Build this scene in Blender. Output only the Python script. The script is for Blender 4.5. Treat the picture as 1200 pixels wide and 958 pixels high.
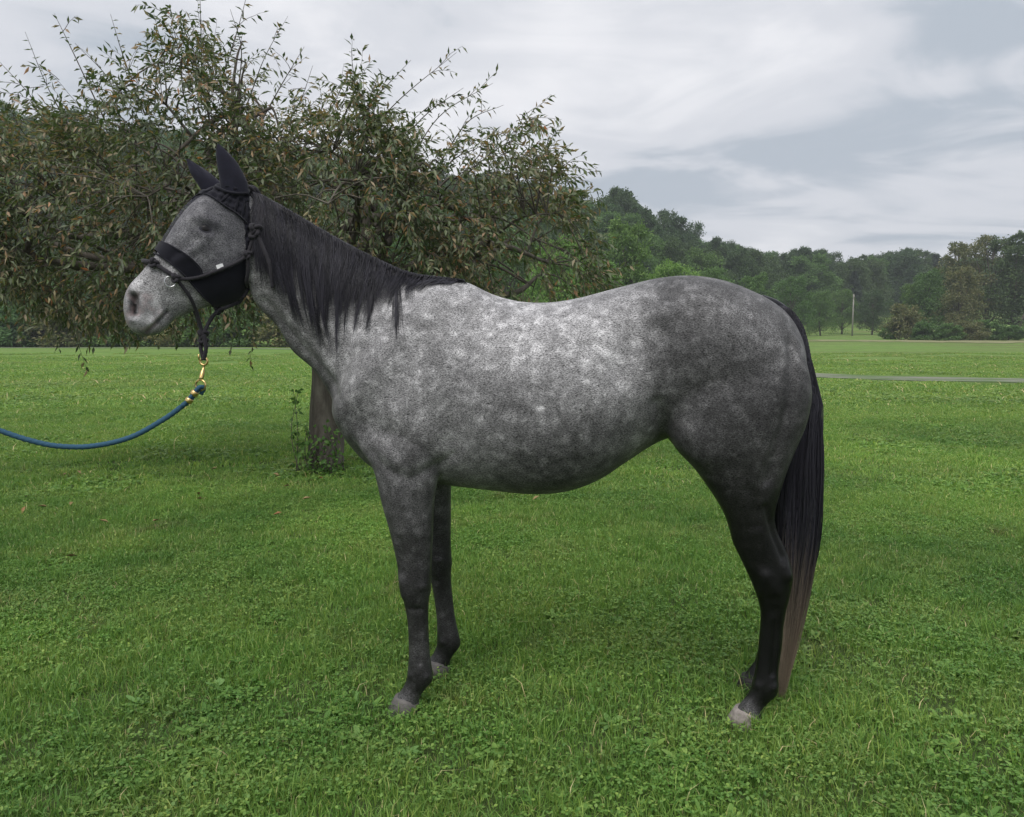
import bpy, bmesh, math, random
import numpy as np
from mathutils import Vector, Matrix, Quaternion
from mathutils.bvhtree import BVHTree

for _o in list(bpy.data.objects):
    bpy.data.objects.remove(_o)
random.seed(7)
rng = np.random.default_rng(7)
scene = bpy.context.scene
C = scene.collection

# ------------------------------------------------------------------ camera
cam = bpy.data.cameras.new("camera")
cam.sensor_fit = 'HORIZONTAL'
cam.sensor_width = 36.0
cam.lens = 28.5
cam.clip_start = 0.05
cam.clip_end = 3000
camo = bpy.data.objects.new("camera", cam)
C.objects.link(camo)
camo.location = (0, 0, 1.40)
camo.rotation_euler = (math.radians(90 - 5.5), 0, 0)
scene.camera = camo

# ------------------------------------------------------------------ sky, sun, exposure
SUN_EL, SUN_ROT = math.radians(58), math.radians(200)
world = bpy.data.worlds.new("World")
scene.world = world
world.use_nodes = True
_n, _l = world.node_tree.nodes, world.node_tree.links
_n.clear()


def wn(t, **kw):
    nd = _n.new(t)
    for k, v in kw.items():
        setattr(nd, k, v)
    return nd


def wmath(op, a, b=None):
    nd = wn('ShaderNodeMath', operation=op)
    for i, s in enumerate((a, b)):
        if s is None:
            continue
        if isinstance(s, (int, float)):
            nd.inputs[i].default_value = s
        else:
            _l.new(s, nd.inputs[i])
    return nd.outputs[0]


_sky = wn('ShaderNodeTexSky', sky_type='NISHITA', sun_disc=False)
_sky.sun_elevation = SUN_EL
_sky.sun_rotation = SUN_ROT
_sky.air_density = 1.0
_sky.dust_density = 2.0
_tc = wn('ShaderNodeTexCoord')
_sep = wn('ShaderNodeSeparateXYZ')
_l.new(_tc.outputs['Generated'], _sep.inputs[0])
_zz = wmath('ADD', wmath('MAXIMUM', _sep.outputs[2], 0.0), 0.16)   # a cloud deck seen from below
_cx = wmath('DIVIDE', _sep.outputs[0], _zz)
_cy = wmath('DIVIDE', _sep.outputs[1], _zz)
_cmb = wn('ShaderNodeCombineXYZ')
_l.new(_cx, _cmb.inputs[0])
_l.new(_cy, _cmb.inputs[1])


def cloud_layer(rot, scale, loc, nscale, detail, rough, dist):
    mp = wn('ShaderNodeMapping')
    mp.inputs['Rotation'].default_value = (0, 0, math.radians(rot))
    mp.inputs['Scale'].default_value = scale
    mp.inputs['Location'].default_value = loc
    _l.new(_cmb.outputs[0], mp.inputs['Vector'])
    nz = wn('ShaderNodeTexNoise')
    nz.inputs['Scale'].default_value = nscale
    nz.inputs['Detail'].default_value = detail
    nz.inputs['Roughness'].default_value = rough
    nz.inputs['Distortion'].default_value = dist
    _l.new(mp.outputs[0], nz.inputs['Vector'])
    return nz.outputs['Fac']


_a = cloud_layer(24, (0.75, 1.0, 1), (3.1, 1.7, 0), 0.8, 5, 0.5, 0.9)
_b = cloud_layer(40, (0.75, 1.1, 1), (7.3, 2.2, 0), 2.0, 6, 0.55, 0.8)
_sum = wmath('ADD', wmath('MULTIPLY', _a, 0.56), wmath('MULTIPLY', _b, 0.44))
_rmp = wn('ShaderNodeValToRGB')
_cr = _rmp.color_ramp
_cr.interpolation = 'EASE'
_cr.elements[0].position = 0.39
_cr.elements[0].color = (0.280, 0.312, 0.352, 1)
_cr.elements[1].position = 0.62
_cr.elements[1].color = (0.545, 0.545, 0.562, 1)
_e = _cr.elements.new(0.5)
_e.color = (0.430, 0.440, 0.468, 1)
_l.new(_sum, _rmp.inputs[0])
_skm = wn('ShaderNodeMix', data_type='RGBA', blend_type='MULTIPLY')
_skm.inputs[0].default_value = 1.0
_l.new(_sky.outputs[0], _skm.inputs[6])
_skm.inputs[7].default_value = (0.06, 0.06, 0.06, 1)
_mx = wn('ShaderNodeMix', data_type='RGBA')
_mx.inputs[0].default_value = 0.95                                 # closed cloud cover
_l.new(_skm.outputs[2], _mx.inputs[6])
_l.new(_rmp.outputs[0], _mx.inputs[7])
_bg = wn('ShaderNodeBackground')
_bg.inputs[1].default_value = 1.0
_l.new(_mx.outputs[2], _bg.inputs[0])
_wo = wn('ShaderNodeOutputWorld')
_l.new(_bg.outputs[0], _wo.inputs[0])

sun = bpy.data.lights.new("sun", 'SUN')
sun.energy = 1.5
sun.angle = math.radians(45)
sun.color = (1.0, 0.97, 0.92)
suno = bpy.data.objects.new("sun", sun)
C.objects.link(suno)
suno.location = (-4, -6, 20)
_sd = Vector((math.sin(SUN_ROT) * math.cos(SUN_EL), math.cos(SUN_ROT) * math.cos(SUN_EL), math.sin(SUN_EL)))
suno.rotation_euler = _sd.to_track_quat('Z', 'Y').to_euler()

vs = scene.view_settings
vs.view_transform = 'Standard'
vs.look = 'None'
vs.gamma = 1.0
vs.use_curve_mapping = False
vs.exposure = 0.85
scene.cycles.use_denoising = True
scene.cycles.max_bounces = 6
scene.cycles.transparent_max_bounces = 10
scene.cycles.sample_clamp_indirect = 4.0


# ------------------------------------------------------------------ helpers
class NT:
    """small node-tree writer"""
    def __init__(self, name):
        self.m = bpy.data.materials.new(name)
        self.m.use_nodes = True
        self.t = self.m.node_tree
        self.t.nodes.clear()
        self.out = self.t.nodes.new('ShaderNodeOutputMaterial')

    def n(self, typ, ins=None, **kw):
        nd = self.t.nodes.new(typ)
        for k, v in kw.items():
            setattr(nd, k, v)
        for k, v in (ins or {}).items():
            self.put(nd.inputs[k], v)
        return nd

    def put(self, sock, v):
        if isinstance(v, bpy.types.NodeSocket):
            self.t.links.new(v, sock)
        else:
            sock.default_value = v

    def math(self, op, a, b=0.0, clamp=False):
        nd = self.n('ShaderNodeMath', {0: a, 1: b}, operation=op)
        nd.use_clamp = clamp
        return nd.outputs[0]

    def noise(self, vec, scale, detail=3, rough=0.5, dist=0.0):
        return self.n('ShaderNodeTexNoise', {'Vector': vec, 'Scale': scale, 'Detail': detail,
                                             'Roughness': rough, 'Distortion': dist}).outputs['Fac']

    def mapping(self, vec, loc=(0, 0, 0), rot=(0, 0, 0), scale=(1, 1, 1)):
        return self.n('ShaderNodeMapping', {'Vector': vec, 'Location': loc, 'Rotation': rot, 'Scale': scale}).outputs[0]

    def ramp(self, fac, stops, interp='LINEAR'):
        nd = self.n('ShaderNodeValToRGB', {0: fac})
        cr = nd.color_ramp
        cr.interpolation = interp
        while len(cr.elements) < len(stops):
            cr.elements.new(0.5)
        for e, (p, c) in zip(cr.elements, stops):
            e.position = p
            e.color = (*c, 1) if len(c) == 3 else c
        return nd.outputs[0]

    def mix(self, fac, a, b, blend='MIX'):
        nd = self.n('ShaderNodeMix', data_type='RGBA', blend_type=blend)
        self.put(nd.inputs[0], fac)
        self.put(nd.inputs[6], (*a, 1) if isinstance(a, tuple) and len(a) == 3 else a)
        self.put(nd.inputs[7], (*b, 1) if isinstance(b, tuple) and len(b) == 3 else b)
        return nd.outputs[2]

    def bsdf(self, col, rough=0.7, spec=0.3, **kw):
        nd = self.n('ShaderNodeBsdfPrincipled')
        self.put(nd.inputs['Base Color'], (*col, 1) if isinstance(col, tuple) and len(col) == 3 else col)
        self.put(nd.inputs['Roughness'], rough)
        self.put(nd.inputs['Specular IOR Level'], spec)
        for k, v in kw.items():
            self.put(nd.inputs[k.replace('_', ' ')], v)
        return nd

    def bump(self, h, strength, dist=0.002):
        return self.n('ShaderNodeBump', {'Height': h, 'Strength': strength, 'Distance': dist}).outputs[0]

    def done(self, shader):
        self.t.links.new(shader.outputs[0] if hasattr(shader, 'outputs') else shader, self.out.inputs[0])
        return self.m


def mesh_data(name, verts, faces, mat=None, smooth=True):
    me = bpy.data.meshes.new(name)
    v = np.asarray(verts, dtype=np.float32).reshape(-1, 3)
    if isinstance(faces, np.ndarray):
        k = faces.shape[1]
        nf = len(faces)
        me.vertices.add(len(v))
        me.vertices.foreach_set('co', v.ravel())
        me.loops.add(nf * k)
        me.loops.foreach_set('vertex_index', faces.astype(np.int32).ravel())
        me.polygons.add(nf)
        me.polygons.foreach_set('loop_start', np.arange(nf, dtype=np.int32) * k)
        me.update(calc_edges=True)
        me.validate()
    else:
        me.from_pydata([tuple(map(float, p)) for p in v], [], faces)
        me.update()
    if mat:
        me.materials.append(mat)
    if smooth:
        me.polygons.foreach_set('use_smooth', np.ones(len(me.polygons), dtype=bool))
    return me


def link(name, me, parent=None, loc=None):
    o = bpy.data.objects.new(name, me)
    C.objects.link(o)
    if parent is not None:
        o.parent = parent
    if loc is not None:
        o.location = loc
    return o


def tag(o, label=None, cat=None, group=None, kind=None):
    for k, v in (('label', label), ('category', cat), ('group', group), ('kind', kind)):
        if v:
            o[k] = v
    return o


def empty(name, loc, rz=0.0):
    o = bpy.data.objects.new(name, None)
    o.empty_display_size = 0.1
    C.objects.link(o)
    o.location = loc
    o.rotation_euler = (0, 0, rz)
    return o


def spline(P, n):
    """Catmull-Rom through the rows of P, n samples in all"""
    P = np.asarray(P, float)
    k = len(P)
    if k == 2:
        t = np.linspace(0, 1, n)[:, None]
        return P[0] * (1 - t) + P[1] * t
    Q = np.vstack([2 * P[0] - P[1], P, 2 * P[-1] - P[-2]])
    t = np.linspace(0, k - 1 - 1e-9, n)
    i = t.astype(int)
    f = (t - i)[:, None]
    a, b, c, d = Q[i], Q[i + 1], Q[i + 2], Q[i + 3]
    return 0.5 * (2 * b + (c - a) * f + (2 * a - 5 * b + 4 * c - d) * f * f + (3 * b - a - 3 * c + d) * f ** 3)


class MB:
    """collects vertices and faces"""
    def __init__(self):
        self.v, self.f, self.nv = [], [], 0

    def add(self, verts, faces):
        verts = np.asarray(verts, float)
        self.v.append(verts)
        self.f += [tuple(int(i) + self.nv for i in q) for q in faces]
        self.nv += len(verts)

    def rings(self, R, cap=True):
        R = np.asarray(R, float)
        m, k = R.shape[:2]
        fs = []
        for i in range(m - 1):
            for j in range(k):
                j2 = (j + 1) % k
                fs.append((i * k + j, i * k + j2, (i + 1) * k + j2, (i + 1) * k + j))
        V = R.reshape(-1, 3)
        if cap:
            V = np.vstack([V, R[0].mean(0), R[-1].mean(0)])
            a, b = m * k, m * k + 1
            for j in range(k):
                j2 = (j + 1) % k
                fs.append((a, j2, j))
                fs.append((b, (m - 1) * k + j, (m - 1) * k + j2))
        self.add(V, fs)

    def tube(self, path, rad, k=8, cap=True, twist=0.0, lobes=0, lobe=0.0):
        P = np.asarray(path, float)
        n = len(P)
        r = np.broadcast_to(np.asarray(rad, float), (n,))
        T = np.gradient(P, axis=0)
        T /= np.linalg.norm(T, axis=1)[:, None] + 1e-12
        ref = np.array([0, 0, 1.0]) if abs(T[0][2]) < 0.9 else np.array([1.0, 0, 0])
        x = np.cross(ref, T[0])
        x /= np.linalg.norm(x)
        R = []
        s = 0.0
        for i in range(n):
            x = x - T[i] * x.dot(T[i])
            x /= np.linalg.norm(x) + 1e-12
            y = np.cross(T[i], x)
            if i:
                s += np.linalg.norm(P[i] - P[i - 1])
            a = np.linspace(0, 2 * np.pi, k, endpoint=False)
            rr = r[i] * (1 + (lobe * np.cos(lobes * (a + 0) + twist * s) if lobes else 0))
            rr = np.broadcast_to(rr, (k,))
            R.append(P[i] + (np.cos(a) * rr)[:, None] * x + (np.sin(a) * rr)[:, None] * y)
        self.rings(R, cap)

    def box(self, c, half, rot=None):
        c = np.asarray(c, float)
        V = np.array([[x, y, z] for x in (-1, 1) for y in (-1, 1) for z in (-1, 1)], float) * np.asarray(half)
        if rot is not None:
            V = V @ np.asarray(rot).T
        self.add(V + c, [(0, 1, 3, 2), (4, 6, 7, 5), (0, 4, 5, 1), (2, 3, 7, 6), (0, 2, 6, 4), (1, 5, 7, 3)])

    def data(self, name, mat, off=(0, 0, 0), smooth=True):
        return mesh_data(name, np.vstack(self.v) - np.asarray(off), self.f, mat, smooth)

    def build(self, name, mat, parent=None, smooth=True):
        off = (0, 0, 0)
        if parent is not None:
            off = np.array(parent.matrix_basis.translation)
            p = parent
            while p.parent is not None:
                p = p.parent
                off = off + np.array(p.matrix_basis.translation)
        o = link(name, self.data(name, mat, off, smooth), parent)
        return o

# ------------------------------------------------------------------ the horse
HO = np.array([0.2293, 2.9778, 0.0])          # ground point under the middle of the horse
HYAW = math.radians(5.0)
HU = np.array([math.cos(HYAW), -math.sin(HYAW), 0])
HV = np.array([math.sin(HYAW), math.cos(HYAW), 0])
HP = np.array([-1.205, -0.05, 1.915])         # poll, in the horse's own frame (u to the tail, v to its right, z up)
HH = np.array([-math.cos(math.radians(30)), -math.sin(math.radians(30)), 0])   # where the head points
HN = np.array([-math.sin(math.radians(30)), math.cos(math.radians(30)), 0])    # the head's right side


def to_world(P):
    P = np.asarray(P, float)
    return HO + P[..., 0:1] * HU + P[..., 1:2] * HV + P[..., 2:3] * np.array([0, 0, 1.0])


def HL(s, z, n=0.0):
    """point given in the head's plane -> horse frame"""
    return HP + HH * s + HN * n + np.array([0, 0, z])


def ring(top, bot, side, W, mid, et, eb, k=44):
    top, bot, side = map(np.asarray, (top, bot, side))
    m = top + (bot - top) * mid
    a = np.linspace(0, 2 * np.pi, k, endpoint=False)
    c, s = np.cos(a), np.sin(a)
    e = np.where(c >= 0, et, eb)
    hgt = np.abs(c) ** (2 / e)
    wid = np.sign(s) * np.abs(s) ** (2 / e) * W
    up = np.where((c >= 0)[:, None], (top - m)[None], (bot - m)[None])
    return m + up * hgt[:, None] + side * wid[:, None]


def loft(S, n=60, k=44):
    """S rows: top(3) bot(3) side(3) W mid et eb"""
    A = spline(np.array(S, float), n)
    return [ring(r[0:3], r[3:6], r[6:9] / np.linalg.norm(r[6:9]), max(r[9], 0.002), r[10], r[11], r[12], k) for r in A]


hb = MB()
# trunk: u, back line, belly line, half width, height of greatest width, roundness
TR = [(-0.895, 1.20, 1.10, 0.040, .5, 2, 2), (-0.875, 1.27, 1.04, 0.10, .5, 2, 2), (-0.83, 1.38, 0.96, 0.165, .5, 2, 2),
      (-0.77, 1.49, 0.895, 0.205, .52, 2, 2), (-0.70, 1.56, 0.855, 0.225, .52, 1.8, 2),
      (-0.60, 1.588, 0.835, 0.238, .52, 1.65, 2.1), (-0.50, 1.592, 0.825, 0.252, .53, 1.6, 2.1),
      (-0.40, 1.578, 0.815, 0.268, .54, 1.65, 2.1), (-0.30, 1.532, 0.806, 0.284, .54, 1.8, 2.1),
      (-0.20, 1.506, 0.798, 0.296, .54, 1.95, 2.1), (-0.10, 1.502, 0.798, 0.303, .54, 2.05, 2.1),
      (0.0, 1.515, 0.815, 0.303, .53, 2.1, 2.1), (0.10, 1.54, 0.858, 0.293, .52, 2.1, 2.1),
      (0.20, 1.566, 0.925, 0.275, .5, 2.1, 2), (0.30, 1.588, 0.99, 0.268, .48, 2.15, 2),
      (0.40, 1.596, 1.02, 0.272, .46, 2.2, 2), (0.50, 1.584, 1.0, 0.272, .46, 2.2, 2),
      (0.60, 1.553, 0.95, 0.258, .46, 2.1, 2), (0.70, 1.503, 0.99, 0.222, .47, 2, 2),
      (0.76, 1.45, 1.04, 0.175, .5, 2, 2), (0.80, 1.38, 1.10, 0.12, .5, 2, 2), (0.818, 1.31, 1.17, 0.05, .5, 2, 2)]
hb.rings(loft([(u, 0, t, u, 0, b, 0, 1, 0, w, m, e1, e2) for u, t, b, w, m, e1, e2 in TR], 110, 52))
# neck: crest point, underside point, half width, offset to the near side
NK = [(-1.20, 1.895, -1.185, 1.55, .072, -.055, .5), (-1.145, 1.872, -1.168, 1.488, .076, -.05, .5), (-1.05, 1.820, -1.096, 1.408, .082, -.035, .5),
      (-0.95, 1.757, -1.05, 1.322, .092, -.02, .52), (-0.85, 1.70, -0.965, 1.243, .108, -.01, .55),
      (-0.74, 1.645, -0.905, 1.15, .135, 0, .58), (-0.62, 1.604, -0.82, 1.05, .165, 0, .6), (-0.50, 1.585, -0.70, 0.98, .19, 0, .6)]
hb.rings(loft([(a, vv, b, c, vv, d, 0.12, 1, 0, w, m, 1.75, 2.1) for a, b, c, d, w, vv, m in NK], 60))
# head: front-line point, jaw point (in the head's plane), half width
HD = [((0.0, 0.0), (-0.02, -0.13), .062, .5, 2.2, 2.2), ((0.07, 0.010), (-0.010, -0.29), .088, .42, 2.4, 2.2),
      ((0.141, -0.024), (0.022, -0.378), .103, .36, 2.7, 2.0), ((0.197, -0.073), (0.056, -0.408), .105, .34, 2.8, 1.9),
      ((0.238, -0.126), (0.09, -0.419), .096, .34, 2.7, 1.9), ((0.273, -0.184), (0.135, -0.427), .082, .36, 2.5, 1.9),
      ((0.306, -0.240), (0.180, -0.442), .069, .40, 2.3, 1.9), ((0.342, -0.287), (0.222, -0.460), .060, .45, 2.2, 1.9),
      ((0.370, -0.321), (0.258, -0.476), .056, .48, 2.2, 2.0), ((0.396, -0.350), (0.282, -0.503), .057, .47, 2.2, 2.1),
      ((0.415, -0.385), (0.308, -0.526), .059, .46, 2.2, 2.1), ((0.423, -0.425), (0.345, -0.535), .056, .47, 2.2, 2.2),
      ((0.421, -0.466), (0.378, -0.530), .043, .5, 2.2, 2.2), ((0.414, -0.495), (0.402, -0.515), .018, .5, 2, 2)]
hb.rings(loft([(*HL(*t), *HL(*b), *HN, w, m, e1, e2) for t, b, w, m, e1, e2 in HD], 90))
# ears
EARS = []
for sg, pts in ((-1, [(0.044, -.03, .062), (0.050, 0.02, .064), (0.068, .075, .066), (0.086, .115, .068), (0.097, .138, .069)]),
                (1, [(0.088, -.03, .050), (0.116, 0.018, .056), (0.148, .055, .062), (0.172, .084, .066), (0.192, .104, .068)])):
    wd = [.046, .044, .034, .018, .003]
    E = []
    for (s, z, n), w in zip(pts, wd):
        c = HL(s, z, sg * n)
        d = HH * w
        E.append((*(c + d), *(c - d), *HN, w * 0.55, .5, 2, 2))
    EARS.append(E)
    hb.rings([((r - r.mean(0)) * 0.8 + r.mean(0)) for r in loft(E, 24, 28)])
# legs: height, front edge, back edge, half width, side offset
FORE = [(1.06, -0.80, -0.46, .060, -.150), (0.98, -0.765, -0.47, .085, -.155), (0.92, -0.722, -0.478, .088, -.158), (0.87, -0.705, -0.483, .085, -.160),
        (0.78, -0.686, -0.497, .074, -.160), (0.67, -0.657, -0.502, .062, -.160), (0.557, -0.634, -0.508, .050, -.160),
        (0.50, -0.628, -0.510, .051, -.160), (0.46, -0.622, -0.511, .049, -.160), (0.42, -0.612, -0.519, .043, -.160), (0.35, -0.600, -0.521, .034, -.160),
        (0.24, -0.596, -0.518, .031, -.160), (0.18, -0.599, -0.511, .034, -.160), (0.14, -0.603, -0.506, .037, -.160),
        (0.115, -0.609, -0.511, .035, -.160), (0.085, -0.625, -0.538, .032, -.161), (0.055, -0.645, -0.556, .038, -.162), (0.025, -0.655, -0.565, .040, -.162)]
HIND = [(1.38, 0.42, 0.76, .060, -.14), (1.28, 0.36, 0.795, .105, -.145), (1.18, 0.325, 0.812, .128, -.148), (1.08, 0.325, 0.796, .128, -.15), (1.0, 0.345, 0.766, .118, -.15),
        (0.92, 0.42, 0.738, .100, -.148), (0.83, 0.486, 0.712, .084, -.146), (0.765, 0.525, 0.700, .070, -.145),
        (0.71, 0.545, 0.708, .060, -.145), (0.66, 0.559, 0.731, .052, -.145), (0.60, 0.588, 0.757, .047, -.145),
        (0.54, 0.617, 0.768, .046, -.145), (0.48, 0.643, 0.762, .042, -.145), (0.42, 0.660, 0.750, .036, -.145),
        (0.36, 0.661, 0.743, .031, -.145), (0.28, 0.656, 0.739, .029, -.146), (0.20, 0.649, 0.729, .032, -.147), (0.15, 0.640, 0.732, .037, -.148),
        (0.115, 0.628, 0.727, .035, -.149), (0.085, 0.607, 0.698, .032, -.150), (0.055, 0.588, 0.678, .038, -.152), (0.025, 0.578, 0.669, .040, -.152)]


def leg(rows, du, mirror, vscale=1.0):
    S = []
    for z, f, b, w, v in rows:
        d = np.interp(z, [0.0, 0.25, 0.55, 0.95], [du[0], du[1], du[2], 0.0])
        vv = v * (-vscale if mirror else 1)
        S.append((f + d, vv, z, b + d, vv, z - 0.0, 0, 1, 0, w, .48, 2.1, 2.1))
    hb.rings(loft(S, 100, 32))


FARF, FARH = (0.062, 0.040, 0.015), (0.075, 0.075, 0.06)
leg(FORE, (0, 0, 0), False)
leg(FORE, FARF, True, 1.12)
leg(HIND, (0, 0, 0), False)
leg(HIND, FARH, True, 0.85)

tmp = bpy.data.objects.new("tmp", hb.data("tmp", None))
C.objects.link(tmp)
rm = tmp.modifiers.new("r", 'REMESH')
rm.mode = 'VOXEL'
rm.voxel_size = 0.0052
rm.adaptivity = 0
dg = bpy.context.evaluated_depsgraph_get()
hm = bpy.data.meshes.new_from_object(tmp.evaluated_get(dg))
bpy.data.objects.remove(tmp)
hm.name = "body"
nv = len(hm.vertices)
X = np.empty(nv * 3, np.float32)
hm.vertices.foreach_get('co', X)
X = X.reshape(-1, 3).astype(float)
ED = np.empty(len(hm.edges) * 2, np.int32)
hm.edges.foreach_get('vertices', ED)
ED = ED.reshape(-1, 2)
deg = np.bincount(ED.ravel(), minlength=nv).astype(float)


def smooth_step(X, w):
    S = np.zeros_like(X)
    for d in range(3):
        S[:, d] = np.bincount(ED[:, 0], X[ED[:, 1], d], nv) + np.bincount(ED[:, 1], X[ED[:, 0], d], nv)
    return X + (S / deg[:, None] - X) * w[:, None]


def segdist(P, A, B):
    A, B = np.asarray(A, float), np.asarray(B, float)
    d = B - A
    t = np.clip(((P - A) @ d) / (d @ d + 1e-12), 0, 1)
    return np.linalg.norm(P - (A + t[:, None] * d), axis=1)


def polydist(P, pts):
    return np.min([segdist(P, a, b) for a, b in zip(pts[:-1], pts[1:])], axis=0)


uz = X[:, [0, 2]]
# where muscles run into each other the blend is wide; elsewhere it stays tight
wsm = np.full(nv, 0.10)
for pts, r, amt in (([(-0.80, 1.55), (-0.90, 1.15)], .13, .7), ([(-0.70, 0.97), (-0.48, 0.95)], .06, .35), ([(0.36, 1.38), (0.36, 1.12), (0.40, 1.0)], .10, .75),
                    ([(0.62, 1.45), (0.78, 1.15), (0.72, 0.98)], .12, .7), ([(-1.18, 1.88), (-1.19, 1.58)], .05, .5), ([(-0.55, 1.1), (-0.75, 1.1)], .12, .6),
                    ([(0.45, 1.3), (0.6, 1.2)], .12, .7)):
    wsm = np.maximum(wsm, amt * np.exp(-(polydist(uz, pts) / r) ** 2))
for _ in range(55):
    X = smooth_step(X, wsm)


def normals(X):
    hm.vertices.foreach_set('co', X.astype(np.float32).ravel())
    hm.update()
    N = np.empty(nv * 3, np.float32)
    hm.vertices.foreach_get('normal', N)
    return N.reshape(-1, 3).astype(float)


N = normals(X)
uz = X[:, [0, 2]]
side = np.abs(N[:, 1])


def stroke(pts, amp, sig, mask=None):
    """raise or sink the surface along a line drawn on the flank"""
    global X
    d = polydist(X[:, [0, 2]], pts) if len(pts) > 1 else np.linalg.norm(X[:, [0, 2]] - np.asarray(pts[0]), axis=1)
    g = amp * np.exp(-(d / sig) ** 2) * np.clip(side * 1.4, 0, 1)
    if mask is not None:
        g = g * mask
    X = X + N * g[:, None]


notleg = (X[:, 2] > 0.84).astype(float)
outer = (np.sign(N[:, 1]) == np.sign(X[:, 1])).astype(float)
stroke([(-0.50, 1.52), (-0.66, 1.30), (-0.84, 1.10)], .016, .055)                     # spine of the shoulder blade
stroke([(-0.36, 1.44), (-0.40, 1.22), (-0.42, 1.02)], -.018, .05)                     # hollow behind the shoulder
stroke([(-0.60, 1.10), (-0.52, 1.02)], .021, .075)                                    # triceps
stroke([(-0.86, 1.10), (-0.82, 1.03)], .012, .05)                                     # point of shoulder
stroke([(-0.70, 0.975), (-0.64, 0.915), (-0.565, 0.885), (-0.49, 0.925), (-0.42, 0.965)], -.009, .020, outer)   # fold over the forearm
stroke([(-0.66, 0.97), (-0.565, 0.93), (-0.47, 0.975)], .006, .040, outer)
stroke([(-0.565, 1.0)], .012, .07, outer)
stroke([(-0.60, 0.80), (-0.585, 0.70)], .007, .035, outer)                            # forearm muscle
stroke([(-1.12, 1.50), (-1.02, 1.37), (-0.92, 1.26), (-0.86, 1.17)], -.010, .022)     # jugular groove
stroke([(-1.06, 1.62), (-0.92, 1.45)], .010, .06)
stroke([(0.20, 1.36), (0.17, 1.28)], -.018, .07)                                      # hollow of the flank
stroke([(0.30, 1.46)], .019, .04)                                                     # point of hip
stroke([(0.31, 1.02), (0.30, 1.09), (0.285, 1.15)], -.015, .026)                      # fold in front of the stifle
stroke([(0.40, 1.04), (0.44, 0.98)], .012, .05)                                       # stifle
stroke([(0.73, 1.36), (0.72, 1.2), (0.68, 1.03), (0.655, 0.90)], -.012, .022)         # groove in the buttock
stroke([(0.60, 0.86), (0.63, 0.74)], -.006, .02, outer)
stroke([(-0.56, 1.54), (-0.72, 1.36), (-0.88, 1.20)], -.009, .03)                     # neck meets shoulder
stroke([(0.655, 0.80), (0.69, 0.70), (0.725, 0.62)], -.009, .013, outer)              # hollow before the Achilles tendon
stroke([(0.735, 0.585), (0.748, 0.54)], .007, .014)                                   # point of hock
stroke([(0.665, 0.555), (0.66, 0.50)], .006, .018)
stroke([(0.69, 0.47), (0.695, 0.42)], -.004, .014, outer)
stroke([(-0.615, 0.52), (-0.605, 0.455)], .006, .016)                                 # knee
stroke([(-0.535, 0.485)], .006, .014)
stroke([(-0.58, 0.405), (-0.55, 0.40)], -.005, .014)
stroke([(-0.615, 0.66), (-0.605, 0.58)], -.004, .014, outer)
stroke([(-0.545, 0.66), (-0.545, 0.58)], -.004, .010, outer)
stroke([(-0.525, 0.145)], .006, .014)
stroke([(-0.59, 0.15)], .004, .014)
stroke([(0.71, 0.15)], .006, .014)
stroke([(0.65, 0.155)], .004, .014)
stroke([(0.745, 0.555)], .006, .02)
stroke([(0.66, 0.56), (0.70, 0.50)], .004, .025)
stroke([(0.708, 0.44), (0.703, 0.20)], -.0075, .009, outer)                            # between cannon bone and tendon
stroke([(-0.553, 0.40), (-0.548, 0.20)], -.0075, .009, outer)
stroke([(-0.60, 0.50), (-0.60, 0.45)], .005, .02)
stroke([(-0.16, 0.84), (0.1, 0.90)], .004, .05)
for i in range(7):                                                                    # a hint of ribs
    u0 = -0.20 + 0.062 * i
    stroke([(u0, 1.30), (u0 + 0.02, 1.15), (u0 + 0.0, 0.98)], .0022, .016)

# the head's own relief, in its own plane
D = X - HP
hs, hn, hz_ = D @ HH, D @ HN, D[:, 2]
headm = ((hs > -0.03) & (hs + 0.0 > -0.05)).astype(float)
hN = N @ HN


def hstroke(pts, amp, sig, push=None, both=True):
    global X
    P = np.stack([hs, hz_], 1)
    d = polydist(P, pts) if len(pts) > 1 else np.linalg.norm(P - np.asarray(pts[0]), axis=1)
    g = amp * np.exp(-(d / sig) ** 2) * np.clip(np.abs(hN) * 1.5, 0, 1) * headm * (hs > -0.02)
    X = X + N * g[:, None]


hstroke([(0.185, -0.127), (0.150, -0.124), (0.120, -0.140)], .007, .018)        # brow
hstroke([(0.150, -0.160)], -.007, .020)                                          # eye socket
hstroke([(0.14, -0.192), (0.175, -0.178)], .005, .012)
hstroke([(0.17, -0.215), (0.245, -0.275)], .006, .015)                            # facial crest
hstroke([(0.24, -0.245), (0.30, -0.31)], -.006, .02)
hstroke([(0.20, -0.33), (0.24, -0.38)], -.006, .03)
hstroke([(0.06, -0.27), (0.09, -0.34)], .008, .05)                                # cheek
hstroke([(0.392, -0.380), (0.372, -0.405), (0.373, -0.445), (0.392, -0.475)], .009, .013)
hstroke([(0.408, -0.40), (0.409, -0.45)], .007, .010)
hstroke([(0.390, -0.402), (0.390, -0.448)], -.045, .0185)                         # nostril
hstroke([(0.283, -0.449), (0.31, -0.479), (0.352, -0.522)], -.010, .0055)         # mouth
hstroke([(0.27, -0.47), (0.29, -0.50)], .004, .012)
hstroke([(0.30, -0.455), (0.34, -0.49)], .005, .012)
wl = np.full(nv, 0.25)
for _ in range(3):
    X = smooth_step(X, wl)
N = normals(X)

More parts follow.
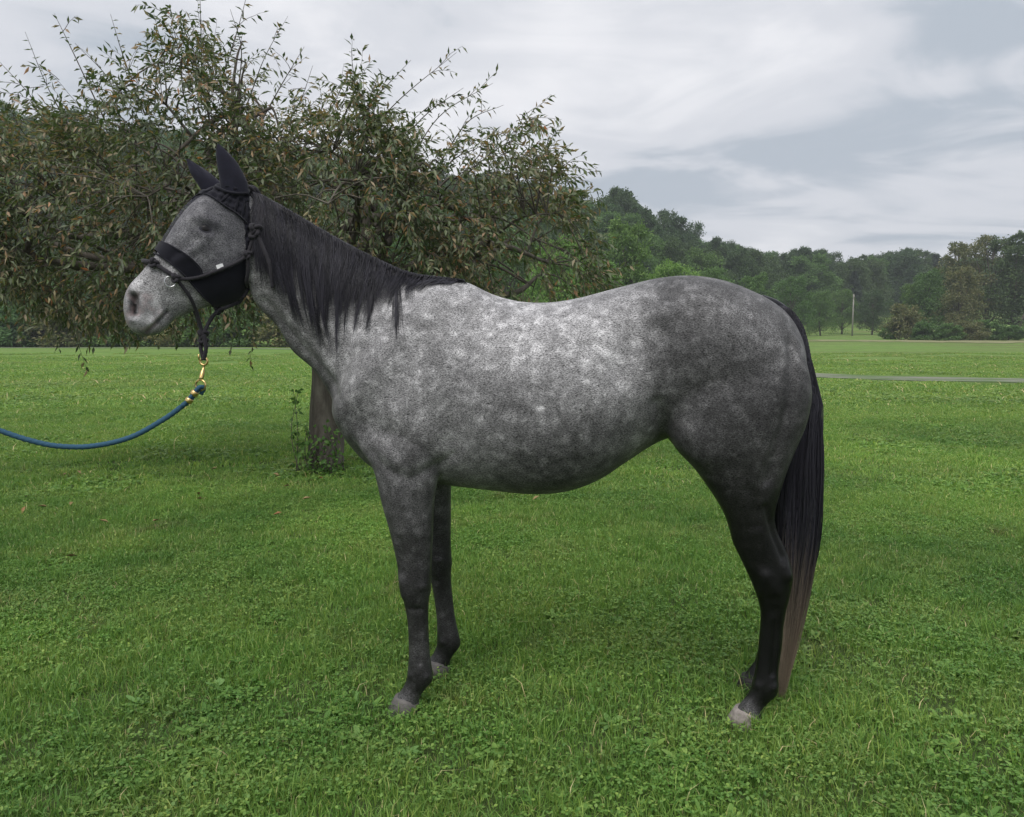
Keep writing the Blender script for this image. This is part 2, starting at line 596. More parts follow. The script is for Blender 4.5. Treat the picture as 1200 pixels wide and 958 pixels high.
# coat colour: grey levels of the hair itself at places on the animal
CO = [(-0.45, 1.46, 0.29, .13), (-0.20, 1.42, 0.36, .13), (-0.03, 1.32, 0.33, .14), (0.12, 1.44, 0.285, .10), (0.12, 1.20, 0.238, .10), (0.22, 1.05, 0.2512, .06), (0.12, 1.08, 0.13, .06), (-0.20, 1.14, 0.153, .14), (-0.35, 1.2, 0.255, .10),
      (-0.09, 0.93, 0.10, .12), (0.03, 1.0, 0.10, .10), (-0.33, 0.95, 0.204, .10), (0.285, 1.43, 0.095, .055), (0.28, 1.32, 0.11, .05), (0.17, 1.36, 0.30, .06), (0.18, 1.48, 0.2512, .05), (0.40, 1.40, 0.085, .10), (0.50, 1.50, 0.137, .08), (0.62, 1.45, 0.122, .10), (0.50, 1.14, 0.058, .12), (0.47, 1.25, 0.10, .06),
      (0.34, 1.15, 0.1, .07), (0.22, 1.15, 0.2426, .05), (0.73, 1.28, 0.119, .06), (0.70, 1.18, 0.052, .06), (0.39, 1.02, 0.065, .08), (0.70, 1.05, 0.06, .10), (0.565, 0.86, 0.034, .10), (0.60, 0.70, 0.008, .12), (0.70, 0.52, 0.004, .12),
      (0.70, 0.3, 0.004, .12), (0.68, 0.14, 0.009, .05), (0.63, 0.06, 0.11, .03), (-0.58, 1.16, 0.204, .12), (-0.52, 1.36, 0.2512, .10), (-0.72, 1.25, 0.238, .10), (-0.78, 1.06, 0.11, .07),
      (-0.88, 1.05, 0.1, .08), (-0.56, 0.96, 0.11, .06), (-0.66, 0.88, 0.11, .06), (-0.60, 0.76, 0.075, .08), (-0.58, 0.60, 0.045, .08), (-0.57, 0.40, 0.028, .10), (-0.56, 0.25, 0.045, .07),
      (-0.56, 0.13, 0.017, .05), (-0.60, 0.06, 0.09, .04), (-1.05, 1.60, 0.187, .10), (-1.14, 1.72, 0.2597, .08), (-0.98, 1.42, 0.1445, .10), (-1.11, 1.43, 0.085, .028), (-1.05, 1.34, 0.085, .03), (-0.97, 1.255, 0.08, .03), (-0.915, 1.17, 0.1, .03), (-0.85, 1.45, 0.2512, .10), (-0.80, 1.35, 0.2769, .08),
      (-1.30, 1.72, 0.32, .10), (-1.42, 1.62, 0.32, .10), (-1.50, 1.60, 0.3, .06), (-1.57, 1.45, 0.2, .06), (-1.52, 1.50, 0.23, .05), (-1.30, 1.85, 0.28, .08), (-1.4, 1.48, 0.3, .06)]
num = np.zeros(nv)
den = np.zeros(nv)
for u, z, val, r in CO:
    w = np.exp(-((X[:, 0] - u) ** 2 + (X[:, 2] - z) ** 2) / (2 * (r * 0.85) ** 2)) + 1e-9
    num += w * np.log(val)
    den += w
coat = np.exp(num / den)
D = X - HP
hs, hn, hz_ = D @ HH, D @ HN, D[:, 2]
P2 = np.stack([hs, hz_], 1)
dn = polydist(P2, [(0.390, -0.400), (0.390, -0.450)])
dm = polydist(P2, [(0.283, -0.449), (0.31, -0.479), (0.352, -0.522)])
de = np.linalg.norm((P2 - np.array([0.150, -0.160])) * np.array([1, 1.4]), axis=1)
ishead = (hs > 0.02)
coat = np.where(ishead, coat * (1 - 0.90 * np.exp(-(dn / .018) ** 3) * (np.abs(hn) > 0.02)) * (1 - 0.75 * np.exp(-(dm / .0042) ** 2)) * (1 - 0.65 * np.exp(-(de / .036) ** 2)), coat)
skin = np.where(ishead, np.exp(-(np.linalg.norm(P2 - np.array([0.375, -0.46]), axis=1) / .085) ** 4), 0.0)
spot = np.exp(-((X[:, 0] + 0.111) ** 2 / .014 ** 2 + (X[:, 2] - 1.141) ** 2 / .008 ** 2))
coat = coat * (1 - spot) + 0.62 * spot
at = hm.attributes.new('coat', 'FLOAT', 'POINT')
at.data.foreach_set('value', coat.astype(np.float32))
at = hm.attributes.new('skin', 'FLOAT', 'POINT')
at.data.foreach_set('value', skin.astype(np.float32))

m = NT("dapple_grey_coat")
att = m.n('ShaderNodeAttribute', attribute_name='coat').outputs['Fac']
skn = m.n('ShaderNodeAttribute', attribute_name='skin').outputs['Fac']
tc = m.n('ShaderNodeTexCoord').outputs['Object']
cl = m.noise(tc, 5.5, 4, 0.55, 0.4)
wob = m.n('ShaderNodeTexNoise', {'Vector': tc, 'Scale': 14.0, 'Detail': 2}).outputs['Color']
dvec = m.n('ShaderNodeVectorMath', {0: tc, 1: m.n('ShaderNodeVectorMath', {0: wob, 1: (0.09, 0.09, 0.09)}, operation='MULTIPLY').outputs[0]}, operation='ADD').outputs[0]
dap = m.n('ShaderNodeTexVoronoi', {'Vector': dvec, 'Scale': 23.0, 'Smoothness': 0.8}, feature='SMOOTH_F1').outputs['Distance']
dap = m.ramp(dap, [(0.10, (1, 1, 1)), (0.55, (0, 0, 0))], 'EASE')
med = m.noise(tc, 26, 4, 0.6)
flow = m.mapping(tc, rot=(0, math.radians(38), 0), scale=(150, 300, 400))
gr1 = m.noise(flow, 1.0, 2, 0.7, 0.35)
gr2 = m.noise(m.mapping(tc, rot=(0, math.radians(25), 0), scale=(210, 300, 330)), 1.0, 2, 0.6)
f = m.math('ADD', m.math('MULTIPLY', m.math('SUBTRACT', cl, 0.5), 1.35), 1.0)
f = m.math('MULTIPLY', f, m.math('ADD', m.math('MULTIPLY', m.math('SUBTRACT', dap, 0.42), 0.50), 1.0))
f = m.math('MULTIPLY', f, m.math('ADD', m.math('MULTIPLY', m.math('SUBTRACT', med, 0.5), 1.5), 1.0))
g = m.math('ADD', m.math('MULTIPLY', m.math('SUBTRACT', gr1, 0.5), 3.9), m.math('MULTIPLY', m.math('SUBTRACT', gr2, 0.5), 2.6))
g = m.math('ADD', m.math('MULTIPLY', g, m.math('SUBTRACT', 1.0, m.math('MULTIPLY', skn, 0.45))), 1.0)
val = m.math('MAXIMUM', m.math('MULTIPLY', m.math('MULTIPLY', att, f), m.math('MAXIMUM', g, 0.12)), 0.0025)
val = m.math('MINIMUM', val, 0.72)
grey = m.n('ShaderNodeCombineColor', {0: val, 1: m.math('MULTIPLY', val, 0.985), 2: m.math('MULTIPLY', val, 1.01)}).outputs[0]
pink = m.mix(m.math('MULTIPLY', skn, m.ramp(m.noise(tc, 30, 3), [(0.45, (0, 0, 0)), (0.7, (0.5, 0.5, 0.5))])), grey, (0.34, 0.25, 0.25))
drk = m.n('ShaderNodeMapRange', {0: att, 1: 0.10, 2: 0.02}).outputs[0]
sh = m.bsdf(pink, m.math('SUBTRACT', 0.52, m.math('MULTIPLY', drk, 0.16)), m.math('ADD', 0.13, m.math('MULTIPLY', drk, 0.12)), Normal=m.bump(m.math('ADD', gr1, m.math('MULTIPLY', gr2, 0.6)), 0.30, 0.003))
m.put(sh.inputs['Sheen Weight'], m.math('MULTIPLY', m.math('SUBTRACT', 1.0, drk), 0.03))
sh.inputs['Sheen Roughness'].default_value = 0.4
M_COAT = m.done(sh)
hm.materials.clear()
hm.materials.append(M_COAT)
hm.polygons.foreach_set('use_smooth', np.ones(len(hm.polygons), dtype=bool))

horse = empty("horse", tuple(HO), -HYAW)
tag(horse, "dapple grey horse with black hind legs, standing sideways on the lawn in a fly mask", "horse")
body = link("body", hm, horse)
TREE_H = BVHTree.FromPolygons([tuple(p) for p in X], [tuple(p.vertices) for p in hm.polygons])


def near(p):
    q, nn, _, _ = TREE_H.find_nearest(Vector(p))
    return np.array(q), np.array(nn)


def hit(p, d):
    q, nn, _, _ = TREE_H.ray_cast(Vector(p), Vector(d))
    return None if q is None else (np.array(q), np.array(nn))


# hooves
m = NT("hoof_horn")
tc = m.n('ShaderNodeTexCoord').outputs['Object']
nz = m.noise(m.mapping(tc, scale=(60, 60, 320)), 1.0, 3)
nz2 = m.noise(tc, 30, 3)
M_HOOF = m.done(m.bsdf(m.mix(nz, m.ramp(nz2, [(0.35, (0.055, 0.052, 0.052)), (0.65, (0.12, 0.11, 0.105))]), (0.14, 0.13, 0.125)), 0.6, 0.3, Normal=m.bump(nz, 0.4)))
m = NT("pale_hoof_horn")
tc = m.n('ShaderNodeTexCoord').outputs['Object']
nz = m.noise(m.mapping(tc, scale=(60, 60, 320)), 1.0, 3)
nz2 = m.noise(tc, 40, 4, 0.65)
M_HOOFP = m.done(m.bsdf(m.ramp(nz2, [(0.3, (0.15, 0.13, 0.12)), (0.6, (0.31, 0.275, 0.255))]), 0.6, 0.3, Normal=m.bump(nz, 0.4)))


M_HOOFD = NT('dark_hoof_horn')
M_HOOFD = M_HOOFD.done(M_HOOFD.bsdf((0.022, 0.020, 0.020), 0.6, 0.3))


def hoof(cu, cv, yaw, mat, label):
    R = []
    for z, fr, bk, w in ((0.062, 0.046, -0.046, .042), (0.05, 0.053, -0.047, .047), (0.03, 0.066, -0.050, .052), (0.0, 0.083, -0.054, .058), (-0.006, 0.08, -0.05, .055)):
        a = np.linspace(0, 2 * np.pi, 28, endpoint=False)
        c = np.where(np.cos(a) >= 0, np.cos(a) * fr, -np.abs(np.cos(a)) ** 0.8 * -bk)
        s = np.sin(a) * w * (1 - 0.12 * (np.cos(a) < -0.5))
        x = -c * math.cos(yaw) - s * math.sin(yaw)
        y = c * math.sin(yaw) - s * math.cos(yaw)
        tilt = np.where(np.cos(a) < 0, -np.abs(np.cos(a)) * 0.018, 0) * (z > 0.04)
        x, y = x * 0.93, y * 0.93
        R.append(np.stack([cu + x, cv + y, np.full(28, z) + tilt], 1))
    b = MB()
    b.rings(R)
    o = link("hoof", b.data("hoof", mat), horse)
    o['label'] = label


hoof(-0.606, -.162, 0.05, M_HOOF, "dusty grey front hoof")
hoof(-0.606 + .058, .180, 0.0, M_HOOF, "grey front hoof set back")
hoof(0.624, -.152, 0.45, M_HOOFP, "pale pinkish hind hoof")
hoof(0.624+.078, .130, 0.0, M_HOOFD, "dark hind hoof behind the pale one")

# eyes
m = NT("eye_dark")
M_EYE = m.done(m.bsdf((0.006, 0.005, 0.0045), 0.28, 0.3))
for sg in (-1, 1):
    q = hit(HL(0.150, -0.163, sg * 0.4), HN * -sg)
    if q:
        c = q[0] - HN * sg * 0.005
        b = MB()
        R = []
        for t in np.linspace(0.02, math.pi - 0.02, 14):
            a = np.linspace(0, 2 * np.pi, 20, endpoint=False)
            R.append(c + HH * (math.cos(t) * 0.028) + (np.cos(a) * math.sin(t) * 0.019)[:, None] * np.array([0, 0, 1.0]) + (np.sin(a) * math.sin(t) * 0.013)[:, None] * HN)
        b.rings(R)
        link("eye", b.data("eye", M_EYE), horse)

# ------------------------------------------------------------------ fly mask
def cloth(name, col, rough=0.85, scale=900, spec=0.15):
    m = NT(name)
    tc = m.n('ShaderNodeTexCoord').outputs['Object']
    a = m.noise(tc, scale, 2)
    b = m.noise(tc, 45, 3)
    c = m.mix(m.math('MULTIPLY', b, 0.6), col, tuple(x * 3.2 for x in col))
    return m.done(m.bsdf(c, rough, spec, Normal=m.bump(m.math('ADD', a, m.math('MULTIPLY', b, 1.5)), 0.35, 0.002), Sheen_Weight=0.12))


M_BLACK = cloth("black_fabric", (0.0055, 0.0055, 0.009))
M_EARF = cloth("ear_fabric", (0.008, 0.008, 0.014))
M_ROPE = cloth("black_rope_fibre", (0.015, 0.014, 0.017), 0.8, 500)
m = NT("fly_mesh")                                     # fine net, mostly see-through
tc = m.n('ShaderNodeTexCoord').outputs['Object']
w = m.noise(tc, 700, 2)
net = m.bsdf(m.mix(w, (0.035, 0.035, 0.048), (0.075, 0.075, 0.095)), 0.7, 0.25)
hole = m.n('ShaderNodeBsdfTransparent')
mxs = m.n('ShaderNodeMixShader')
m.put(mxs.inputs[0], m.math('ADD', 0.32, m.math('MULTIPLY', w, 0.2)))
m.t.links.new(hole.outputs[0], mxs.inputs[1])
m.t.links.new(net.outputs[0], mxs.inputs[2])
M_NET = m.done(mxs)

mask_root = empty("fly_mask", tuple(to_world(HP + np.array([0, 0, -0.2]))))
tag(mask_root, "black fly mask with covered ears and see-through eye mesh on the horse's head", "fly mask")
NT_, NA_ = 300, 220
SEC = spline(np.array([(*HL(*t), *HL(*b), *HN, w, md, e1, e2) for t, b, w, md, e1, e2 in HD], float)[:7], NT_)
G = np.array([ring(r[0:3], r[3:6], HN, r[9], r[10], r[11], r[12], NA_) for r in SEC])
cen = G.mean(1, keepdims=True)
G = cen + (G - cen) * 1.06
Q = np.empty_like(G)
QN = np.empty_like(G)
for i in range(NT_):
    for j in range(NA_):
        Q[i, j], QN[i, j] = near(G[i, j])
gs, gz, gn = (Q - HP) @ HH, Q[..., 2] - HP[2], (Q - HP) @ HN


def lin(s, pts):
    xs, ys = zip(*sorted(pts))
    return np.interp(s, xs, ys)


# lower rim, rope line, brow trim and back edge, as heights over the head's length
z_low = lin(gs, [(0.33, -0.228), (0.315, -0.244), (0.262, -0.283), (0.221, -0.325), (0.188, -0.364), (0.158, -0.397), (0.118, -0.426), (0.10, -0.44)])
z_nb = lin(gs, [(0.30, -0.198), (0.287, -0.208), (0.23, -0.240), (0.20, -0.262), (0.176, -0.288), (0.160, -0.320)])
z_rope = lin(gs, [(0.24, -0.336), (0.163, -0.322), (0.082, -0.290), (0.011, -0.250), (-0.03, -0.235)])
z_trim = lin(gs, [(0.21, -0.050), (0.177, -0.050), (0.145, -0.040), (0.091, -0.078), (0.045, -0.105), (0.005, -0.140), (-0.03, -0.16)])
s_back = lin(gz, [(-0.44, 0.045), (-0.384, 0.014), (-0.323, 0.002), (-0.25, -0.004), (-0.136, -0.002), (-0.05, 0.0), (0.05, 0.006)])
s_band = s_back + 0.022
inside = (gs > s_back) & ((gz > z_low) | (gs < 0.10)) & (gs < 0.34)
is_crown = (gz > z_trim) | (gs < s_band)
is_nose = (gz < z_nb) & (gs > 0.155) & (gz > z_rope - 0.0)
is_cheek = (gz < z_rope) & ~is_nose
pan = np.where(is_crown & ~(gz < z_rope), 1, np.where(is_nose, 2, np.where(is_cheek, 3, 4)))
pan = np.where(inside, pan, 0)
pc = pan[:-1]                                            # a face takes its corner's panel
tent = 0.006 * np.clip(1 - np.abs(gn) / 0.08, 0, 1) * np.clip((gs - 0.08) / 0.08, 0, 1)
wr = 0.0022 * np.sin(gs * 210 + gz * 130) + 0.0016 * np.sin(gs * 90 - gz * 260)
J2 = (np.arange(NA_) + 1) % NA_
for k, nm, mat, off in ((1, "crown_panel", M_BLACK, 0.0075), (2, "nose_band", M_BLACK, 0.0085), (3, "cheek_panel", M_BLACK, 0.0075), (4, "eye_mesh", M_NET, 0.0045)):
    V = Q + QN * (off + tent + (wr if k == 1 else 0))[..., None]
    W = to_world(V).reshape(-1, 3)
    I, J = np.where(pan[:-1] == k)
    F = np.stack([I * NA_ + J, I * NA_ + J2[J], (I + 1) * NA_ + J2[J], (I + 1) * NA_ + J], 1)
    used, inv = np.unique(F.ravel(), return_inverse=True)
    off0 = np.array(mask_root.location)
    o = link(nm, mesh_data(nm, W[used] - off0, inv.reshape(-1, 4), mat), mask_root)
    if k == 1:
        CROWN = o
    if k == 4:
        o['label'] = "grey see-through mesh over the eyes and forehead"
    elif k == 3:
        o['label'] = "solid black cheek panel"
    elif k == 2:
        o['label'] = "solid black band across the nose"
EARO = []
for E, nm in zip(EARS, ("ear_cover", "ear_cover")):
    b = MB()
    R = loft(E, 40, 40)
    R = [r + (r - r.mean(0)) * 0.06 + 0.0012 * np.sin(np.arange(40) * 0.9 + i * 0.35)[:, None] * np.array([0, 0, 1.0]) for i, r in enumerate(R)]
    b.rings(to_world(np.array(R)))
    EARO.append(b.build(nm, M_EARF, mask_root))


def on_head(s, z, sg=-1, off=0.012):
    q = hit(HL(s, z, sg * 0.4), HN * -sg)
    if q is None:
        q = near(HL(s, z, sg * 0.03))
    return q[0] + q[1] * off


def rope_on(pts, sg=-1, off=0.013, n=40):
    P = spline([(*p, 0) for p in pts], n)[:, :2]
    R = np.array([on_head(a, b_, sg, off) for a, b_ in P])
    for _ in range(4):
        R[1:-1] = (R[:-2] + 2 * R[1:-1] + R[2:]) / 4
    return R


# piping along the panel edges
b = MB()
for sg in (-1, 1):
    for pts in ([(0.19, -0.050), (0.177, -0.050), (0.145, -0.040), (0.091, -0.078), (0.045, -0.105), (0.012, -0.135)],
                [(0.295, -0.203), (0.287, -0.208), (0.23, -0.240), (0.176, -0.288), (0.163, -0.318)],
                [(0.31, -0.248), (0.262, -0.283), (0.221, -0.325), (0.188, -0.364), (0.158, -0.397), (0.125, -0.419)]):
        b.tube(to_world(rope_on(pts, sg, 0.0095, 36)), 0.0032, 6)
b.build("piping", M_BLACK, mask_root)
for sg in (-1, 1):                                       # elastic round the ear
    b = MB()
    a = np.linspace(0.15 * np.pi, 1.02 * np.pi, 40) if sg < 0 else np.linspace(0.0, np.pi, 40)
    c = (0.056, -0.008) if sg < 0 else (0.106, -0.004)
    R = []
    for t in a:
        p = HL(c[0] + 0.058 * math.cos(t), c[1] - 0.022 * math.sin(t), sg * 0.15)
        q = hit(p, HN * -sg)
        R.append((q[0] + q[1] * 0.011) if q else near(p)[0])
    R = np.array(R)
    for _ in range(3):
        R[1:-1] = (R[:-2] + 2 * R[1:-1] + R[2:]) / 4
    b.tube(to_world(R), 0.0055, 8)
    b.build("ear_trim", M_BLACK, EARO[0 if sg < 0 else 1])
for k, pts in enumerate(([(0.165, -0.043), (0.13, -0.030), (0.105, -0.008)], [(0.10, -0.070), (0.075, -0.045), (0.068, -0.028)], [(0.055, -0.10), (0.045, -0.065), (0.035, -0.035)],
                         [(0.03, -0.118), (0.025, -0.08), (0.018, -0.045)], [(0.012, -0.13), (0.012, -0.095), (0.008, -0.06)])):
    b = MB()
    b.tube(to_world(rope_on(pts, -1, 0.008, 16)), np.interp(np.linspace(0, 1, 16), [0, .3, 1], [.002, .006, .003]), 8)
    b.build("fold", M_BLACK, CROWN)
m = NT("white_tag")
M_TAG = m.done(m.bsdf((0.75, 0.75, 0.76), 0.6))
tgp = on_head(0.108, -0.288, -1, 0.014)
b = MB()
ex = HH * 0.9 + np.array([0, 0, -0.42]) * -1
ex = HH * -0.94 + np.array([0, 0, 0.34])
b.box(to_world(tgp), (0.012, 0.0012, 0.0075), np.stack([(ex[0] * HU + ex[1] * HV + np.array([0, 0, ex[2]])), HN[0] * HU + HN[1] * HV, np.cross((ex[0] * HU + ex[1] * HV + np.array([0, 0, ex[2]])), HN[0] * HU + HN[1] * HV)], 1))
b.build("brand_tag", M_TAG, mask_root, smooth=False)['label'] = "small white sewn tag"

# ------------------------------------------------------------------ rope halter
halter = empty("rope_halter", tuple(to_world(HP + np.array([0, 0, -0.25]))))
tag(halter, "black rope halter with knots tied over the fly mask", "halter")
RR = 0.0062


def rope(name, P, r=RR, parent=None, mat=None):
    b = MB()
    b.tube(to_world(P), r, 10, True, 420, 4, 0.10)
    return b.build(name, mat or M_ROPE, parent or halter)


def knot(c, size, tilt=0.0, name="knot", r=RR * 1.05):
    """a tight overhand knot: a trefoil of rope"""
    t = np.linspace(0, 2 * np.pi, 90)
    x = (np.sin(t) + 2 * np.sin(2 * t)) / 3
    z = (np.cos(t) - 2 * np.cos(2 * t)) / 3
    y = -np.sin(3 * t) / 1.6
    ca, sa = math.cos(tilt), math.sin(tilt)
    P = c + size * (HH * (x * ca - z * sa)[:, None] + np.array([0, 0, 1.0]) * (x * sa + z * ca)[:, None] + HN * (y * 0.8)[:, None])
    b = MB()
    b.tube(to_world(P), r, 9)
    b.build(name, M_ROPE, halter)


nose_path = [(0.306, -0.291), (0.286, -0.306), (0.252, -0.330)]
cheek_path = [(0.252, -0.331), (0.211, -0.331), (0.163, -0.321), (0.082, -0.287), (0.012, -0.245)]
throat_path = [(0.010, -0.245), (0.006, -0.323), (0.022, -0.380), (0.055, -0.405)]
up_path = [(0.010, -0.245), (-0.021, -0.16), (-0.036, -0.09), (-0.036, -0.03)]
for sg in (-1, 1):
    rope("nose_rope", rope_on(nose_path, sg, 0.010), RR * 1.25)
    rope("cheek_rope", rope_on(cheek_path, sg, 0.016))
    rope("throat_rope", rope_on(throat_path, sg, 0.016))
    u_ = rope_on(up_path, sg, 0.012)
    rope("crown_rope", u_)
    rope("crown_rope", u_ + HH * -0.012 + HN * sg * 0.002)
    knot(on_head(0.252, -0.331, sg, 0.014), 0.013, 0.5)
    knot(on_head(0.012, -0.245, sg, 0.018), 0.012, 0.2)
    knot(on_head(0.314, -0.285, sg, 0.012), 0.014, 0.8)
# over the nose and behind the poll
a_, c_ = on_head(0.314, -0.285, -1, 0.010), on_head(0.314, -0.285, 1, 0.010)
top_ = HL(0.352, -0.272)
rope("nose_rope", spline([a_, a_ * 0.45 + top_ * 0.55 + HN * -0.018, top_, c_ * 0.45 + top_ * 0.55 + HN * 0.018, c_], 30), RR * 1.25)
a_, c_ = on_head(-0.036, -0.03, -1, 0.012), on_head(-0.036, -0.03, 1, 0.012)
tp = near(HL(-0.03, 0.05))[0] + np.array([0, 0, 0.012])
for dx in (0, -0.013):
    rope("crown_rope", spline([a_, (a_ + tp) / 2 + HN * -0.018 + np.array([0, 0, 0.012]), tp, (c_ + tp) / 2 + HN * 0.018 + np.array([0, 0, 0.012]), c_], 30) + HH * dx)
kb = on_head(-0.021, -0.16, -1, 0.018)
knot(kb, 0.021, 0.3, "tie_knot", RR * 1.2)
knot(kb + np.array([0, 0, -0.018]) + HH * 0.004, 0.015, 1.2, "tie_knot", RR * 1.15)
rope("rope_end", spline([kb, on_head(-0.036, -0.20, -1, 0.016), on_head(-0.064, -0.28, -1, 0.014), on_head(-0.073, -0.362, -1, 0.013)], 30), RR * 1.1)
# under the jaw down to the lead
J = HL(0.166, -0.530, -0.015)
LOOP = HL(0.167, -0.622, -0.02)
for sg in (-1, 1):
    s0 = on_head(0.252, -0.331, sg, 0.012)
    rope("chin_rope", spline([s0, on_head(0.21, -0.390, sg, 0.012), HL(0.186, -0.450, sg * 0.030), HL(0.172, -0.505, sg * 0.014), J + HN * sg * 0.008], 40))
    t0 = on_head(0.055, -0.405, sg, 0.014)
    rope("throat_rope", spline([t0, HL(0.085, -0.432, sg * 0.030), HL(0.11, -0.444, sg * 0.016), HL(0.135, -0.472, sg * 0.012), J + HN * sg * 0.006], 30))
    rope("lead_loop", spline([J + HN * sg * 0.009, (J + LOOP) / 2 + HN * sg * 0.011 + HH * sg * 0.008, LOOP + HN * sg * 0.004], 20), RR * 1.15)
knot(HL(0.108, -0.441, 0), 0.013, 0.4)
knot(J, 0.016, 0.2)
knot(J + np.array([0, 0, -0.018]), 0.014, 1.0)
m = NT("nickel")
M_NICKEL = m.done(m.bsdf((0.62, 0.62, 0.64), 0.25, 0.5, Metallic=1.0))
for sg in (-1, 1):
    b = MB()
    a = np.linspace(0, 2 * np.pi, 30)
    c = on_head(0.270, -0.344, sg, 0.012)
    b.tube(to_world(c + 0.018 * (HH * np.cos(a)[:, None] + np.array([0, 0, 1.0]) * np.sin(a)[:, None])), 0.0022, 6, False)
    b.build("ring", M_NICKEL, halter)

# ------------------------------------------------------------------ lead rope with brass snap
m = NT("brass")
tc = m.n('ShaderNodeTexCoord').outputs['Object']
M_BRASS = m.done(m.bsdf(m.mix(m.noise(tc, 120, 3), (0.62, 0.42, 0.14), (0.78, 0.60, 0.30)), 0.28, 0.5, Metallic=1.0))
m = NT("blue_rope_fibre")
tc = m.n('ShaderNodeTexCoord').outputs['Object']
wv = m.noise(tc, 380, 2)
M_BLUE = m.done(m.bsdf(m.mix(wv, (0.018, 0.052, 0.092), (0.045, 0.118, 0.185)), 0.75, 0.2, Normal=m.bump(wv, 0.5, 0.002)))
LW = to_world(LOOP)
ring_c = np.array([-1.127, 2.929, 1.203])
lead = empty("lead_rope", tuple(ring_c))
tag(lead, "blue braided lead rope with brass snap hanging from the halter", "lead rope")
b = MB()                                                # snap hook round the halter loop
a = np.linspace(-0.2 * np.pi, 1.35 * np.pi, 30)
hc = LW + np.array([0.0, 0, -0.004])
b.tube(hc + 0.014 * np.stack([np.cos(a) * -1, np.cos(a) * 0.15, -np.sin(a)], 1), 0.0042, 8)
SNAP = b.build("snap_hook", M_BRASS, lead)
b = MB()
b.tube(spline([hc + np.array([0, 0, -0.012]), hc + np.array([-.002, 0, -0.026]), ring_c + np.array([0.001, 0, 0.019])], 12), np.interp(np.linspace(0, 1, 12), [0, .2, .5, .75, 1], [.006, .0045, .004, .0085, .0075]), 10)
b.build("swivel", M_BRASS, lead)
b = MB()
b.tube(hc + np.array([[-.014, -.004, .004], [-.017, -.004, .016], [-.016, -.004, .026]]), .003, 6)
b.build("thumb_latch", M_BRASS, SNAP)
b = MB()
a = np.linspace(0, 2 * np.pi, 36)
b.tube(ring_c + np.stack([np.cos(a) * 0.020, np.cos(a) * -0.006, np.sin(a) * 0.019], 1), 0.0034, 8, False)
b.build("swivel_ring", M_BRASS, lead)
LP = np.array([(-2.40, 2.55, 1.34), (-2.22, 2.62, 1.285), (-2.051, 2.7, 1.209), (-1.92, 2.75, 1.124), (-1.781, 2.8, 1.053), (-1.691, 2.82, 1.016), (-1.605, 2.84, 0.993), (-1.495, 2.86, 0.990), (-1.369, 2.88, 1.018),
               (-1.259, 2.9, 1.078), (-1.19, 2.912, 1.128), (-1.158, 2.917, 1.156), (-1.140, 2.922, 1.182), (-1.131, 2.926, 1.195)])
P = spline(LP, 260)
b = MB()
b.tube(P, 0.0092, 14, True, 300, 3, 0.09)
b.build("rope", M_BLUE, lead)
b = MB()                                                # doubled-back eye end
b.tube(spline([(-1.185, 2.905, 1.128), (-1.150, 2.912, 1.170), (-1.128, 2.918, 1.196), (-1.116, 2.931, 1.192), (-1.130, 2.938, 1.170)], 30), 0.0075, 10, True, 300, 3, 0.09)
b.build("rope_eye", M_BLUE, lead)
for c, d in (((-1.1465, 2.918, 1.174), 0.9), ((-1.165, 2.914, 1.149), 0.9)):
    b = MB()
    dv = np.array([0.6, 0.15, 0.78])
    dv /= np.linalg.norm(dv)
    b.tube(np.array(c) + dv * np.linspace(-0.009, 0.009, 5)[:, None], [.0125, .0142, .0142, .0142, .0125], 12)
    b.build("crimp", M_BRASS, lead)

# ------------------------------------------------------------------ mane and tail
def hair_mat(name, brown):
    m = NT(name)
    rn = m.n('ShaderNodeAttribute', attribute_name='strand').outputs['Fac']
    base = m.mix(rn, (0.004, 0.0038, 0.006), (0.044, 0.042, 0.056))
    if brown:
        tip = m.n('ShaderNodeAttribute', attribute_name='tip').outputs['Fac']
        base = m.mix(m.math('MINIMUM', tip, 1.0), base, m.mix(rn, (0.17, 0.126, 0.090), (0.36, 0.285, 0.215)))
    return m.done(m.bsdf(base, 0.33, 0.35))


def strands(name, paths, rad, rnd, mat, parent, tips=None):
    """paths (n, k, 3) in the horse frame -> three-sided tapering hairs"""
    P = np.asarray(paths)
    n, k = P.shape[:2]
    T = np.gradient(P, axis=1)
    T /= np.linalg.norm(T, axis=2, keepdims=True) + 1e-9
    ref = np.array([0.15, 1.0, 0.1])
    x = np.cross(T, ref)
    x /= np.linalg.norm(x, axis=2, keepdims=True) + 1e-9
    y = np.cross(T, x)
    prof = np.interp(np.linspace(0, 1, k), [0, .1, .7, 1], [.8, 1, .8, .12])
    r = (np.asarray(rad)[:, None] * prof[None])[..., None]
    V = np.stack([P + r * (math.cos(a) * x + math.sin(a) * y) for a in (0.5, 2.6, 4.7)], 2).reshape(-1, 3)
    base = (np.arange(n) * k * 3)[:, None, None]
    ii = (np.arange(k - 1) * 3)[None, :, None]
    jj = np.arange(3)[None, None, :]
    j2 = (jj + 1) % 3
    a0, a1 = base + ii + jj, base + ii + j2
    F = np.stack([a0, a1, a1 + 3, a0 + 3], -1).reshape(-1, 4)
    me = mesh_data(name, V, F, mat)
    at = me.attributes.new('strand', 'FLOAT', 'POINT')
    at.data.foreach_set('value', np.repeat(rnd, k * 3).astype(np.float32))
    if tips is not None:
        at = me.attributes.new('tip', 'FLOAT', 'POINT')
        at.data.foreach_set('value', np.repeat(tips.reshape(-1), 3).astype(np.float32))
    return link(name, me, parent)


